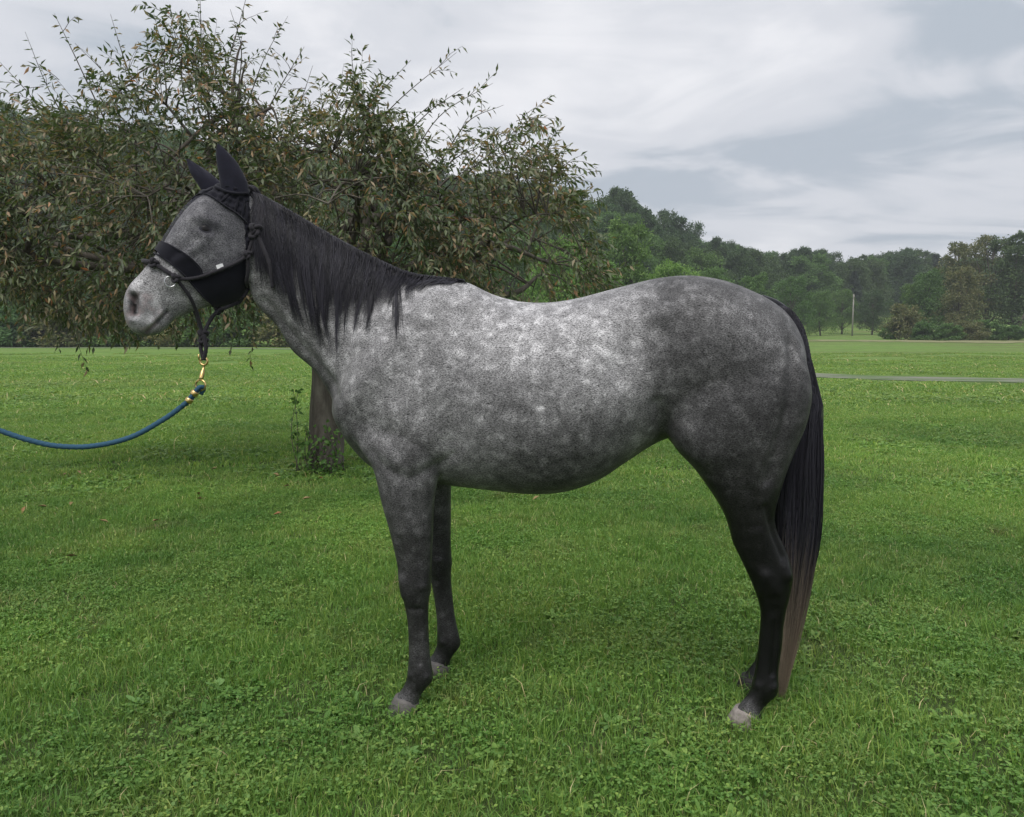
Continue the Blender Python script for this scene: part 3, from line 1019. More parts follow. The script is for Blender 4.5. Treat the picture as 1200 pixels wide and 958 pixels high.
CREST = [(-1.175, 1.884), (-1.145, 1.874), (-1.05, 1.822), (-0.95, 1.763), (-0.85, 1.706), (-0.74, 1.652), (-0.62, 1.606), (-0.50, 1.590), (-0.42, 1.581)]
crest = spline([(a, 0, b_) for a, b_ in CREST], 400)
csl = np.linspace(0, 1, 400)
TIP = np.array([(0.0, -1.10, 1.52), (0.12, -1.01, 1.42), (0.25, -0.945, 1.355), (0.38, -0.880, 1.315), (0.50, -0.822, 1.325), (0.60, -0.765, 1.36), (0.70, -0.665, 1.47), (0.80, -0.60, 1.53), (0.9, -0.50, 1.556), (1.0, -0.40, 1.570)])
paths, rads, rnds = [], [], []
K = 12
NL = 205
for L in range(NL):
    t0 = (L + random.random()) / NL
    tu, tz = np.interp(t0, TIP[:, 0], TIP[:, 1]), np.interp(t0, TIP[:, 0], TIP[:, 2])
    short = random.uniform(0.02, 0.30) if random.random() < .24 else random.uniform(.45, .76)
    lu, lz = tu + random.gauss(0, .022), tz
    lone = 0.685 < t0 < 0.70
    if lone:
        lu, lz, short = -0.612, 1.372, 0.02
    lrn = random.random()
    lw = random.choice((.003, .006, .010)) if short < .3 else random.choice((.010, .018, .026))
    lay = random.uniform(0.002, 0.014)
    for h in range(random.randint(10, 38) if t0 < .72 else random.randint(4, 16)):
        t = min(max(t0 + random.gauss(0, .010), 0.002), 0.999)
        ci = int(t * 399)
        r0 = crest[ci]
        sh = min(max(short + random.gauss(0, .09 if short < .3 else .13), -0.05), 0.88)
        e = np.array([lu + random.gauss(0, lw), lz])
        e = e + (np.array([r0[0], r0[2]]) - e) * sh
        pts = []
        hgt = random.uniform(0.008, 0.022) * np.interp(t, [0, .6, .8, 1], [1.2, 1.1, .5, .25])
        back = 0.02 + 0.05 * max(0, t - 0.6)
        a0, c0 = np.array([r0[0], r0[2] - 0.004]), np.array([r0[0] + back * 0.5, r0[2] + hgt])
        a1 = np.array([r0[0] + (e[0] - r0[0]) * 0.35 + 0.012, r0[2] + (e[1] - r0[2]) * 0.28])
        S = spline([(*a0, 0), (*c0, 0), (*a1, 0), (*(a1 * 0.45 + e * 0.55), 0), (*e, 0)], K)[:, :2]
        vv0 = np.interp(r0[0], [-1.2, -1.05, -0.95, -0.85], [-.055, -.035, -.02, -.005]) + random.uniform(-0.022, 0.014)
        for i, (a, z) in enumerate(S):
            f = i / (K - 1)
            q = hit((a, -0.6, z), (0, 1, 0))
            if f < 0.26 or q is None:
                v = vv0 - 0.055 * max(0, f - 0.08) ** 0.8
            else:
                v = q[0][1] - lay - 0.004 - random.uniform(0, .003)
                if f < 0.5:
                    v = min(v, pts[-1][1] + 0.004)
            pts.append((a, v, z))
        pts = np.array(pts)
        for _ in range(2):
            pts[1:-1] = (pts[:-2] + 2 * pts[1:-1] + pts[2:]) / 4
        paths.append(pts)
        rads.append(random.uniform(0.0008, 0.0015))
        rnds.append(min(1, max(0, 0.65 * lrn ** 1.5 + 0.45 * random.random() ** 1.5)))
strands("mane", paths, rads, np.array(rnds), hair_mat("mane_hair", False), horse)

# dock and tail
dock = spline([(0.700, 0.0, 1.492), (0.742, 0.0, 1.478), (0.785, 0.0, 1.425), (0.812, 0, 1.34), (0.832, 0, 1.23), (0.842, 0, 1.12)], 40)
paths, rads, rnds, tips = [], [], [], []
K = 20
for L in range(150):
    t0 = random.random() ** 1.5 * 0.9
    ang = random.uniform(0, 2 * math.pi)
    end = 1 - random.random() ** 2.2 * 0.62
    lrn = random.random()
    lv, lu = random.gauss(0, 1), random.gauss(0, 1)
    wisp = random.random() < 0.10
    for h in range(30):
        t = min(max(t0 + random.gauss(0, .06), 0), 1)
        r0 = dock[int(t * 39)]
        rr = np.interp(t, [0, .15, .6, 1], [.012, .024, .018, .006])
        a = ang + random.gauss(0, .35)
        du, dv = math.cos(a), math.sin(a)
        st = r0 + np.array([du * rr * 0.6 + rr * 0.2, dv * rr, 0])
        zb = 0.015 + random.uniform(0, .05) + (1 - end) * 0.85 + abs(random.gauss(0, .03))
        # outline of the hanging tail
        zs = np.array([1.12, 0.95, 0.87, 0.74, 0.62, 0.42, 0.23, 0.02])
        cu = np.array([.836, .828, .818, .822, .822, .808, .796, .780])
        hw = np.array([.036, .052, .066, .064, .058, .044, .030, .010])
        fu, fv = max(-1.2, min(1.2, 0.52 * lu + random.gauss(0, .22))), max(-1, min(1, 0.5 * lv + random.gauss(0, .2)))
        if wisp:
            fu = -1.05 + random.gauss(0, .1)
        if random.random() < .035:
            fu, fv = fu + random.gauss(0, .2), fv + random.gauss(0, .3)
        z1 = min(st[2] - 0.10, 1.18)
        ctrl = [st, st + np.array([0.008 + 0.006 * du, dv * 0.008, -0.030])]
        for z in np.linspace(z1, zb, 6):
            c, w_ = np.interp(-z, -zs, cu), np.interp(-z, -zs, hw)
            if z > 1.12:
                c, w_ = np.interp(z, [1.12, 1.23, 1.34, 1.425], [.846, .840, .822, .800]) + .006, .024
            wob_ = 0.006 * math.sin(z * (7 + L % 5) + L)
            ctrl.append((c + fu * w_ + wob_, fv * w_ * 0.8 + 0.01, z))
        S = spline(ctrl, K)
        paths.append(S)
        rads.append(random.uniform(0.0008, 0.0014))
        rnds.append(min(1, max(0, 0.65 * lrn ** 1.5 + 0.45 * random.random() ** 1.5)))
        zz = S[:, 2]
        tips.append(np.clip((0.60 - zz + random.gauss(0, .05) + 0.14 * (lrn - 0.5)) / 0.42, 0, 1) * random.uniform(0.75, 1.0))
strands("tail", paths, rads, np.array(rnds), hair_mat("tail_hair", True), horse, np.array(tips))
b = MB()
b.tube(spline([(0.66, 0, 1.495), (0.71, 0, 1.482), (0.752, 0.0, 1.452), (0.790, 0.0, 1.39), (0.815, 0, 1.29), (0.828, 0, 1.18)], 24), np.interp(np.linspace(0, 1, 24), [0, 1], [.034, .004]), 14)
o = link("dock", b.data("dock", bpy.data.materials['mane_hair']), horse)

# ------------------------------------------------------------------ terrain
def hill(x, y):
    x, y = np.asarray(x, float), np.asarray(y, float)
    t = np.clip((y - np.interp(x, [19, 45], [95, 132])) / 60, 0, 1)
    t = t * t * (3 - 2 * t)
    prof = np.interp(x, [-260, -110, -40, 19, 51, 85, 200], [44, 31, 21, 12, 5.5, 4.6, 4.8])
    rise = 0.0125 * np.clip(y - 70, 0, 400)
    return t * prof + rise


gx = np.unique(np.concatenate([np.linspace(-450, -120, 20), np.linspace(-120, 120, 121), np.linspace(120, 450, 20)]))
gy = np.unique(np.concatenate([np.linspace(-40, 60, 26), np.linspace(60, 260, 101), np.linspace(260, 520, 14)]))
GX, GY = np.meshgrid(gx, gy, indexing='ij')
GV = np.stack([GX, GY, hill(GX, GY)], -1).reshape(-1, 3)
ni, nj = len(gx), len(gy)
I, J = np.meshgrid(np.arange(ni - 1), np.arange(nj - 1), indexing='ij')
GF = np.stack([I * nj + J, (I + 1) * nj + J, (I + 1) * nj + J + 1, I * nj + J + 1], -1).reshape(-1, 4)


def lawn_colour(m, pos):
    """turf colour over the ground, the same for soil sheet and blades"""
    big = m.noise(pos, 0.35, 3, 0.55, 0.5)
    mid = m.noise(pos, 1.6, 3, 0.6)
    sep = m.n('ShaderNodeSeparateXYZ', {0: pos})
    band = m.noise(m.mapping(pos, rot=(0, 0, math.radians(-14)), scale=(0.03, 0.26, 1)), 1.0, 3, 0.5)
    c = m.ramp(big, [(0.36, (0.100, 0.215, 0.048)), (0.64, (0.215, 0.375, 0.080))])
    c = m.mix(m.ramp(mid, [(0.42, (0, 0, 0)), (0.70, (0.55, 0.55, 0.55))]), c, (0.24, 0.33, 0.095))
    far = m.n('ShaderNodeMapRange', {0: sep.outputs[1], 1: 8.0, 2: 20.0}).outputs[0]
    thin = m.ramp(m.noise(pos, 2.3, 4, 0.65, 0.6), [(0.60, (0, 0, 0)), (0.74, (0.6, 0.6, 0.6))])
    c = m.mix(thin, c, (0.165, 0.150, 0.075))
    c = m.mix(m.math('MULTIPLY', far, 0.45), c, (0.23, 0.37, 0.085))
    c = m.mix(m.math('MULTIPLY', far, m.ramp(band, [(0.40, (0, 0, 0)), (0.72, (0.8, 0.8, 0.8))])), c, (0.25, 0.34, 0.105))
    dry = m.n('ShaderNodeMapRange', {0: sep.outputs[1], 1: 34.0, 2: 75.0}).outputs[0]
    rgt = m.n('ShaderNodeMapRange', {0: sep.outputs[0], 1: 0.0, 2: 16.0}).outputs[0]
    c = m.mix(m.math('MULTIPLY', m.math('MULTIPLY', dry, rgt), m.ramp(m.noise(m.mapping(pos, scale=(0.05, 0.22, 1)), 1.0, 3), [(0.42, (0, 0, 0)), (0.6, (0.75, 0.75, 0.75))])), c, (0.20, 0.19, 0.085))
    return c


m = NT("turf_ground")
pos = m.n('ShaderNodeNewGeometry').outputs['Position']
lc = lawn_colour(m, pos)
sep = m.n('ShaderNodeSeparateXYZ', {0: pos})
fine = m.noise(m.mapping(pos, scale=(30, 12, 30)), 1.0, 4, 0.7)
nearf = m.n('ShaderNodeMapRange', {0: sep.outputs[1], 1: 9.0, 2: 30.0}).outputs[0]
soil = m.mix(m.noise(pos, 25, 3), (0.035, 0.055, 0.018), (0.075, 0.105, 0.035))
fine2 = m.noise(m.mapping(pos, scale=(2.2, .8, 1)), 1.0, 5, 0.7)
tint = m.mix(1.0, m.mix(fine, m.mix(0.6, lc, (0.02, 0.045, 0.012)), lc), m.ramp(fine2, [(0.3, (0.66, 0.72, 0.66)), (0.7, (1.15, 1.10, 1.10))]), 'MULTIPLY')
lc2 = m.mix(nearf, soil, tint)
M_TURF = m.done(m.bsdf(lc2, 0.9, 0.1, Normal=m.bump(fine, 0.6, 0.05)))
ground = link("ground", mesh_data("ground", GV, GF, M_TURF))
tag(ground, kind='structure')


def ribbon(name, pts, width, z, mat, n=60):
    P = spline([(a, b_, 0) for a, b_ in pts], n)
    T = np.gradient(P, axis=0)
    T /= np.linalg.norm(T, axis=1)[:, None]
    Nn = np.stack([-T[:, 1], T[:, 0], np.zeros(n)], 1)
    w = np.broadcast_to(np.asarray(width, float), (n,))[:, None] / 2
    L, R = P + Nn * w, P - Nn * w
    V = np.stack([L, R], 1).reshape(-1, 3)
    V[:, 2] = hill(V[:, 0], V[:, 1]) + z
    F = [(2 * i, 2 * i + 1, 2 * i + 3, 2 * i + 2) for i in range(n - 1)]
    return tag(link(name, mesh_data(name, V, F, mat)), kind='structure')


m = NT("gravel_road")
pos = m.n('ShaderNodeNewGeometry').outputs['Position']
gq = m.noise(m.mapping(pos, scale=(.5, .9, 1)), 1.0, 5, 0.65)
M_ROAD = m.done(m.bsdf(m.mix(m.ramp(gq, [(0.38, (0, 0, 0)), (0.62, (1, 1, 1))]), (0.10, 0.16, 0.06), (0.22, 0.21, 0.19)), 0.95, 0.1, Normal=m.bump(m.noise(pos, 30, 3), 0.4, 0.02)))
ribbon("road", [(-130, 70), (-80, 68), (-41, 66), (-18, 62), (-4, 50), (3.5, 35), (9.6, 25.2), (14.1, 22.6), (22, 19), (40, 14)], 2.1, 0.012, M_ROAD, 120)
m = NT("dry_track")
pos = m.n('ShaderNodeNewGeometry').outputs['Position']
M_TRACK = m.done(m.bsdf(m.mix(m.noise(m.mapping(pos, scale=(0.25, 0.6, 1)), 1.0, 4, 0.6), (0.14, 0.17, 0.065), (0.32, 0.29, 0.18)), 0.95, 0.1))
ribbon("path", [(20, 95), (33, 92), (44, 88), (60, 83), (85, 78)], np.interp(np.linspace(0, 1, 60), [0, .35, .6, 1], [4, 6, 10, 12]) * (1 + .55 * np.sin(np.arange(60) * 1.7) * np.sin(np.arange(60) * .6 + 1)), 0.03, M_TRACK)


# ------------------------------------------------------------------ trees
def leaf_mat(name, stops, trans=0.25, rough=0.55, objvar=0.35, spec=0.25):
    m = NT(name)
    tint = m.n('ShaderNodeAttribute', attribute_name='tint').outputs['Fac']
    col = m.ramp(tint, stops)
    rnd = m.n('ShaderNodeObjectInfo').outputs['Random']
    col = m.mix(1.0, col, (1.5, 1.38, 1.5), 'MULTIPLY')
    col = m.mix(objvar, col, m.mix(1.0, col, m.ramp(rnd, [(0.0, (0.55, 0.72, 0.75)), (0.5, (1.0, 1.0, 0.9)), (1.0, (1.45, 1.25, 0.9))]), 'MULTIPLY'))
    d = m.bsdf(col, rough, spec)
    t = m.n('ShaderNodeBsdfTranslucent', {'Color': m.mix(1.0, col, (1.3, 1.5, 0.7), 'MULTIPLY')})
    mx = m.n('ShaderNodeMixShader')
    mx.inputs[0].default_value = trans
    m.t.links.new(d.outputs[0], mx.inputs[1])
    m.t.links.new(t.outputs[0], mx.inputs[2])
    return m.done(mx)


m = NT("bark")
tc = m.n('ShaderNodeTexCoord').outputs['Object']
bk = m.noise(m.mapping(tc, scale=(9, 9, 2.2)), 1.0, 5, 0.7, 0.8)
bk2 = m.noise(tc, 4, 3)
M_BARK = m.done(m.bsdf(m.mix(bk2, m.ramp(bk, [(0.3, (0.042, 0.034, 0.028)), (0.7, (0.17, 0.145, 0.12))]), m.ramp(bk, [(0.3, (0.052, 0.046, 0.038)), (0.7, (0.20, 0.19, 0.165))])), 0.9, 0.1, Normal=m.bump(bk, 0.9, 0.02)))


def unit(v):
    return v / (np.linalg.norm(v, axis=-1, keepdims=True) + 1e-9)


def leaf_quads(P, D, L, W, up=None, fold=0.25):
    """folded pointed leaves: base P, direction D, length L, width W -> verts (n*5), tris (n*4)"""
    n = len(P)
    D = unit(D)
    r = rng.normal(size=(n, 3)) if up is None else up
    S = unit(np.cross(D, r))
    Nn = np.cross(S, D)
    L, W = L[:, None], W[:, None]
    mid = P + D * L * 0.45 - Nn * W * fold
    V = np.stack([P, mid + S * W * 0.5 + Nn * W * fold * 1.6, mid - S * W * 0.5 + Nn * W * fold * 1.6, mid, P + D * L - Nn * L * 0.14], 1).reshape(-1, 3)
    b = (np.arange(n) * 5)[:, None]
    F = np.concatenate([b + np.array([[0, 3, 1]]), b + np.array([[1, 3, 4]]), b + np.array([[0, 2, 3]]), b + np.array([[3, 2, 4]])], 1).reshape(-1, 3)
    return V, F


def foliage_mesh(name, V, F, tint, mat, per=5):
    me = mesh_data(name, V, F, mat, smooth=False)
    at = me.attributes.new('tint', 'FLOAT', 'POINT')
    at.data.foreach_set('value', np.repeat(tint, per).astype(np.float32))
    return me


def broadleaf(seed, height, spread, base, lobes, nclump, nleaf, lsize, mat, sparse=0.0):
    """trunk mesh and crown mesh of one tree standing at the origin"""
    r = np.random.default_rng(seed)
    tb = MB()
    tr = height * 0.022
    trunk = spline([(0, 0, -0.2), (r.normal(0, .02) * height, r.normal(0, .02) * height, height * 0.35), (r.normal(0, .03) * height, r.normal(0, .03) * height, height * 0.8)], 12)
    tb.tube(trunk, np.linspace(tr, tr * 0.3, 12), 7)
    LB = []
    for i in range(lobes):
        a = i * 2.4 + r.uniform(0, .8)
        f = (i + 0.5) / lobes
        zc = height * (base + (0.92 - base) * f)
        rad = spread * math.sqrt(max(0.08, 1 - (abs(f - 0.38) / 0.66) ** 2)) * r.uniform(.35, .75)
        c = np.array([math.cos(a) * rad, math.sin(a) * rad, zc])
        sz = spread * r.uniform(.30, .50) * (1.1 - 0.45 * f)
        LB.append((c, sz))
        p0 = trunk[min(11, int(12 * max(0.2, f * 0.7)))]
        tb.tube(spline([p0, (p0 + c) / 2 + np.array([0, 0, -0.03 * height]), c], 6), np.linspace(tr * 0.45, tr * 0.08, 6), 5)
    P, D = [], []
    for k in range(nclump):
        c, sz = LB[r.integers(lobes)]
        d = unit(r.normal(size=3))
        if d[2] < -0.3 and r.random() < 0.7:
            d[2] *= -1
        q = c + d * sz * np.array([1, 1, 0.85]) * r.uniform(.60, 1.12) ** 0.8
        m_ = nleaf
        o = r.normal(size=(m_, 3)) * sz * 0.17
        P.append(q + o)
        D.append(unit(o + d * sz * 0.12 + r.normal(size=(m_, 3)) * 0.25 + np.array([0, 0, -0.05])))
    P, D = np.vstack(P), np.vstack(D)
    n = len(P)
    V, F = leaf_quads(P, D + r.normal(size=(n, 3)) * .4, lsize * r.uniform(.7, 1.3, n), lsize * .62 * r.uniform(.7, 1.3, n))
    return tb.data("trunk", M_BARK), foliage_mesh("crown", V, F, np.clip(r.normal(.5, .22, n), 0, 1), mat)


def conifer(seed, height, spread, n, lsize, mat):
    r = np.random.default_rng(seed)
    tb = MB()
    tb.tube(np.array([(0, 0, -0.2), (0, 0, height * .5), (0, 0, height * .98)]), [height * .016, height * .010, .01], 6)
    f = r.random(n) ** 0.75
    tier = np.floor(f * 15) / 15 + r.normal(0, .012, n)
    a = r.uniform(0, 2 * np.pi, n)
    rad = spread * (1 - tier) ** 1.05 * (0.35 + 0.65 * r.random(n) ** .5) * (1 + 0.25 * np.sin(a * 3 + tier * 40))
    P = np.stack([np.cos(a) * rad, np.sin(a) * rad, height * (0.1 + 0.9 * tier) - rad * 0.25], 1)
    D = np.stack([np.cos(a), np.sin(a), np.full(n, -.35)], 1) + r.normal(size=(n, 3)) * .35
    V, F = leaf_quads(P, D, lsize * r.uniform(.8, 1.5, n), lsize * .4 * r.uniform(.7, 1.3, n))
    return tb.data("trunk", M_BARK), foliage_mesh("crown", V, F, np.clip(r.normal(.4, .2, n), 0, 1), mat)


M_LG = leaf_mat("leaves_green", [(0.0, (0.036, 0.072, 0.026)), (0.5, (0.070, 0.138, 0.044)), (1.0, (0.120, 0.205, 0.062))])
M_LB = leaf_mat("leaves_bright", [(0.0, (0.052, 0.115, 0.030)), (0.5, (0.098, 0.198, 0.048)), (1.0, (0.160, 0.270, 0.070))])
M_LD = leaf_mat("leaves_dark", [(0.0, (0.028, 0.052, 0.026)), (0.5, (0.050, 0.090, 0.040)), (1.0, (0.085, 0.135, 0.056))])
M_LO = leaf_mat("leaves_olive", [(0.0, (0.048, 0.066, 0.030)), (0.5, (0.110, 0.128, 0.052)), (1.0, (0.190, 0.170, 0.080))])
M_LC = leaf_mat("needles", [(0.0, (0.024, 0.044, 0.028)), (0.5, (0.042, 0.070, 0.040)), (1.0, (0.066, 0.100, 0.054))], 0.1)

PR = {}
PR['bright'] = broadleaf(11, 11, 4.6, .12, 16, 520, 26, .26, M_LB)
PR['green'] = broadleaf(12, 13, 4.8, .16, 16, 520, 26, .28, M_LG)
PR['green2'] = broadleaf(13, 12, 4.0, .10, 15, 480, 26, .27, M_LG)
PR['dark'] = broadleaf(14, 14, 4.4, .12, 17, 520, 26, .29, M_LD)
PR['olive'] = broadleaf(15, 10, 3.6, .10, 14, 380, 26, .27, M_LO)
PR['thin'] = broadleaf(16, 13, 3.4, .22, 13, 260, 22, .27, M_LO)
PR['bush'] = broadleaf(17, 3.0, 1.9, .05, 11, 240, 26, .20, M_LG)
PR['bush2'] = broadleaf(18, 2.6, 2.0, .05, 11, 240, 26, .19, M_LO)
PR['conifer'] = conifer(19, 14.5, 5.0, 9000, .5, M_LC)
PR['conifer2'] = conifer(20, 15.5, 5.6, 9000, .55, M_LC)


def plant(name, kind, px, dist, height, label, cat, group=None, wide=1.0, rz=None, sink=0.0):
    """a tree seen at bearing px (pixels from the left of a 1200 wide frame), dist metres off"""
    x = (px - 600) / 950 * dist
    z = float(hill(x, dist))
    me = PR[kind]
    h0 = max(v.co.z for v in me[1].vertices)
    s = height / h0
    e = empty(name, (x, dist, z - sink), random.uniform(0, 6.28) if rz is None else rz)
    e.scale = (s * wide, s * wide, s)
    link("trunk", me[0], e)
    link("crown" if cat == 'tree' else "foliage", me[1], e)
    return tag(e, label, cat, group)


# row behind the road on the left, seen under and through the orchard tree
for i, (px, d, h, k, w) in enumerate([(-130, 74, 8, 'green', 1.2), (-60, 72, 7.5, 'dark', 1.2), (10, 73, 7, 'green2', 1.3), (75, 72, 6.5, 'green', 1.2), (140, 74, 8, 'dark', 1.2), (205, 72, 7, 'green2', 1.3),
                                      (265, 73, 8, 'green', 1.2), (330, 74, 9, 'dark', 1.1), (400, 73, 9, 'green', 1.1), (470, 74, 10, 'green2', 1.1), (540, 73, 10, 'dark', 1.1), (600, 72, 10, 'green', 1.0)]):
    plant("hedgerow_tree", k, px, d, h, "leafy tree in the dark row across the road, behind the orchard tree", "tree", "trees across the road", w)
for i, px in enumerate(range(-90, 600, 42)):
    plant("hedgerow_bush", ('bush', 'bush2', 'bush')[i % 3], px + random.uniform(-10, 10), 70 + random.uniform(-.8, .8), random.uniform(2.4, 4.0), "low dark bush along the far edge of the road", "bush", "bushes along the far road edge", 1.5)
# bright trees over the horse's back
for px, d, h, k, w, lb in [(655, 66, 9.3, 'bright', 1.0, "fresh green tree showing past the edge of the orchard tree's crown"), (735, 70, 11.2, 'green2', 0.85, "tallest green tree rising behind the horse's back"),
                           (700, 62, 7.2, 'bright', 1.0, "lower light-green tree before the tall one, over the horse's loins"), (780, 80, 8.2, 'bright', 1.1, "light-green tree over the horse's croup")]:
    plant("roadside_tree", k, px, d, h, lb, "tree", "green trees behind the horse's back", w)
for px, d, h, k, w, lb in [(830, 92, 8.4, 'green', 1.2, "broad green tree just over the horse's croup at the wood's edge"), (880, 100, 8.2, 'green2', 1.1, "green tree at the wood's edge over the horse's tail head"), (925, 112, 8.5, 'green', 1.0, "tree at the field edge just past the horse's tail"),
                           (960, 120, 6.8, 'green2', .9, "small tree in the field next to the utility pole, on the horse's side"), (1020, 128, 7.2, 'dark', 1.0, "dark tree in the field between the utility pole and the bushes"), (985, 132, 7.5, 'green', 1.0, "green tree directly behind the utility pole")]:
    plant("field_edge_tree", k, px, d, h, lb, "tree", "trees at the field edge", w)
# clump on the right
plant("clump_tree", 'green2', 1082, 106, 9.0, "deep green rounded tree on the open side of the right-hand clump", "tree", None, 0.9)
plant("clump_tree", 'olive', 1122, 103, 9.2, "olive-yellow tree in front of the right-hand clump", "tree", None, 0.9)
plant("clump_tree", 'thin', 1120, 112, 13.0, "tall thin-topped tree with sparse brownish leaves in the clump", "tree", None, 1.0)
plant("clump_tree", 'thin', 1152, 110, 13.8, "second tall sparse tree, next to the big dark one", "tree", None, 1.0)
plant("clump_tree", 'dark', 1185, 108, 14.0, "big dark round-topped tree at the clump's end", "tree", None, 1.1)
plant("clump_tree", 'dark', 1240, 104, 13.5, "dark tree closing the right-hand clump", "tree", None, 1.1)
plant("clump_tree", 'green', 1290, 100, 12, "green tree beyond the dark end of the clump", "tree", None, 1.1)
plant("clump_tree", 'green', 1100, 116, 10.0, "green tree half hidden at the back of the clump", "tree", None, 1.0)
plant("clump_tree", 'green2', 1066, 108, 7.6, "lower green tree at the open edge of the clump behind the yellowish bush", "tree", None, 1.0)
plant("round_bush", 'bush2', 1060, 97, 4.4, "yellowish upright bush beside the low bushes at the clump", "bush", None, 1.0)
for px, d, h, k, w in [(1042, 98, 1.9, 'bush', 1.3), (1085, 93, 2.2, 'bush', 1.6), (1110, 92, 2.0, 'bush', 1.6), (1135, 93, 2.3, 'bush2', 1.6), (1155, 95, 2.4, 'bush', 1.7), (1180, 93, 1.8, 'bush', 1.6), (1215, 92, 2.2, 'bush', 1.8), (1260, 90, 2.2, 'bush2', 1.8)]:
    plant("low_bush", k, px, d, h, "low rounded green bush at the foot of the right-hand clump", "bush", "low bushes before the clump", w)
# lone leaning pale trunk in the clump
b = MB()
b.tube(spline([(64.5, 104, .4), (65.2, 104, 3.2), (66.6, 103.8, 6.6)], 10), np.linspace(.16, .06, 10), 6)
o = b.build("bare_trunk", M_BARK)
tag(o, "slender bare leaning trunk in front of the dark clump trees", "tree trunk")

# utility pole
m = NT("pole_wood")
tc = m.n('ShaderNodeTexCoord').outputs['Object']
M_POLE = m.done(m.bsdf(m.mix(m.noise(m.mapping(tc, scale=(8, 8, 1)), 1.0, 3), (0.20, 0.19, 0.17), (0.34, 0.33, 0.30)), 0.85, 0.15))
px_, d_ = 997, 118.0
x_ = (px_ - 600) / 950 * d_
z_ = float(hill(x_, d_))
pole = empty("utility_pole", (x_, d_, z_))
tag(pole, "weathered grey utility pole standing alone in the field before the woods", "utility pole")
b = MB()
b.tube(np.array([(x_, d_, z_ - .3), (x_, d_, z_ + 3), (x_, d_, z_ + 6.0)]), [.12, .105, .085], 10)
b.build("post", M_POLE, pole)
b = MB()
b.box((x_, d_ - .16, z_ + 5.6), (.06, .05, .22))
b.build("insulator_bracket", M_POLE, pole)


# ------------------------------------------------------------------ scatter by geometry nodes (woods, turf)
def proto_collection(name, meshes):
    col = bpy.data.collections.new(name)
    for i, me in enumerate(meshes):
        o = bpy.data.objects.new("%s_%02d" % (name, i), me)
        col.objects.link(o)
    return col


def scatter(name, P, idx, rot, scl, col, label=None, cat=None):
    me = bpy.data.meshes.new(name)
    me.vertices.add(len(P))
    me.vertices.foreach_set('co', np.asarray(P, np.float32).ravel())
    a = me.attributes.new('idx', 'INT', 'POINT')
    a.data.foreach_set('value', np.asarray(idx, np.int32))
    a = me.attributes.new('rot', 'FLOAT_VECTOR', 'POINT')
    a.data.foreach_set('vector', np.asarray(rot, np.float32).ravel())
    a = me.attributes.new('scl', 'FLOAT_VECTOR', 'POINT')
    a.data.foreach_set('vector', np.asarray(scl, np.float32).ravel())
    o = link(name, me)
    ng = bpy.data.node_groups.new(name + "_nodes", 'GeometryNodeTree')
    ng.interface.new_socket("Geometry", in_out='INPUT', socket_type='NodeSocketGeometry')
    ng.interface.new_socket("Geometry", in_out='OUTPUT', socket_type='NodeSocketGeometry')
    N_, L_ = ng.nodes, ng.links
    gi, go = N_.new('NodeGroupInput'), N_.new('NodeGroupOutput')
    ci = N_.new('GeometryNodeCollectionInfo')
    ci.inputs['Collection'].default_value = col
    ci.inputs['Separate Children'].default_value = True
    ci.inputs['Reset Children'].default_value = True
    ip = N_.new('GeometryNodeInstanceOnPoints')
    ip.inputs['Pick Instance'].default_value = True

    def attr(nm, typ):
        q = N_.new('GeometryNodeInputNamedAttribute')
        q.data_type = typ
        q.inputs[0].default_value = nm
        return next(s for s in q.outputs if s.enabled and s.name == 'Attribute')
    L_.new(gi.outputs[0], ip.inputs['Points'])
    L_.new(ci.outputs[0], ip.inputs['Instance'])
    L_.new(attr('idx', 'INT'), ip.inputs['Instance Index'])
    er = N_.new('FunctionNodeEulerToRotation')
    L_.new(attr('rot', 'FLOAT_VECTOR'), er.inputs[0])
    L_.new(er.outputs[0], ip.inputs['Rotation'])
    L_.new(attr('scl', 'FLOAT_VECTOR'), ip.inputs['Scale'])
    L_.new(ip.outputs[0], go.inputs[0])
    md = o.modifiers.new("scatter", 'NODES')
    md.node_group = ng
    return tag(o, label, cat, None, 'stuff')


def join_tree(k):
    bm = bmesh.new()
    for me in PR[k]:
        bm.from_mesh(me)
    return PR[k][1]


wood_col = proto_collection("wood_tree", [PR[k][1] for k in ('green', 'green2', 'dark', 'olive', 'conifer', 'conifer2')])
P, idx, rot, scl = [], [], [], []
r = np.random.default_rng(5)
yy = 100.0
while yy < 300:
    step = 4.6 if yy < 175 else 5.2
    for x in np.arange(-yy * 0.9 - 10, yy * 0.75 + 10, step):
        xx, y2 = x + r.normal(0, 1.6), yy + r.normal(0, 1.6)
        pxx = 600 + xx / y2 * 950
        if pxx < 760 and y2 < 104:
            continue
        if pxx >= 760 and y2 < 150 + (pxx - 760) * 0.10:
            if y2 < 112 + (pxx - 760) * 0.20:
                continue
        if pxx > 1180 and y2 < 170:
            continue
        conif = r.random() < np.interp(pxx, [600, 820, 900, 1100], [.04, .15, .32, .35]) * (1.0 if y2 > 150 else .35)
        k = int(r.integers(4, 6)) if conif else int(r.choice([0, 1, 2, 3], p=[.28, .25, .40, .07] if pxx < 840 else [.10, .08, .80, .02]))
        hh = r.uniform(.75, 1.1) * (0.85 if conif else 1.0) * np.interp(pxx, [700, 900, 1100, 1300], [1, .95, 1.0, 1.0])
        P.append((xx, y2, float(hill(xx, y2)) - .3))
        idx.append(k)
        rot.append((0, 0, r.uniform(0, 6.28)))
        scl.append((hh * r.uniform(.9, 1.2), hh * r.uniform(.9, 1.2), hh))
    yy += step
scatter("woods", P, idx, rot, scl, wood_col, "dark mixed woods covering the hill behind the field", "woods")

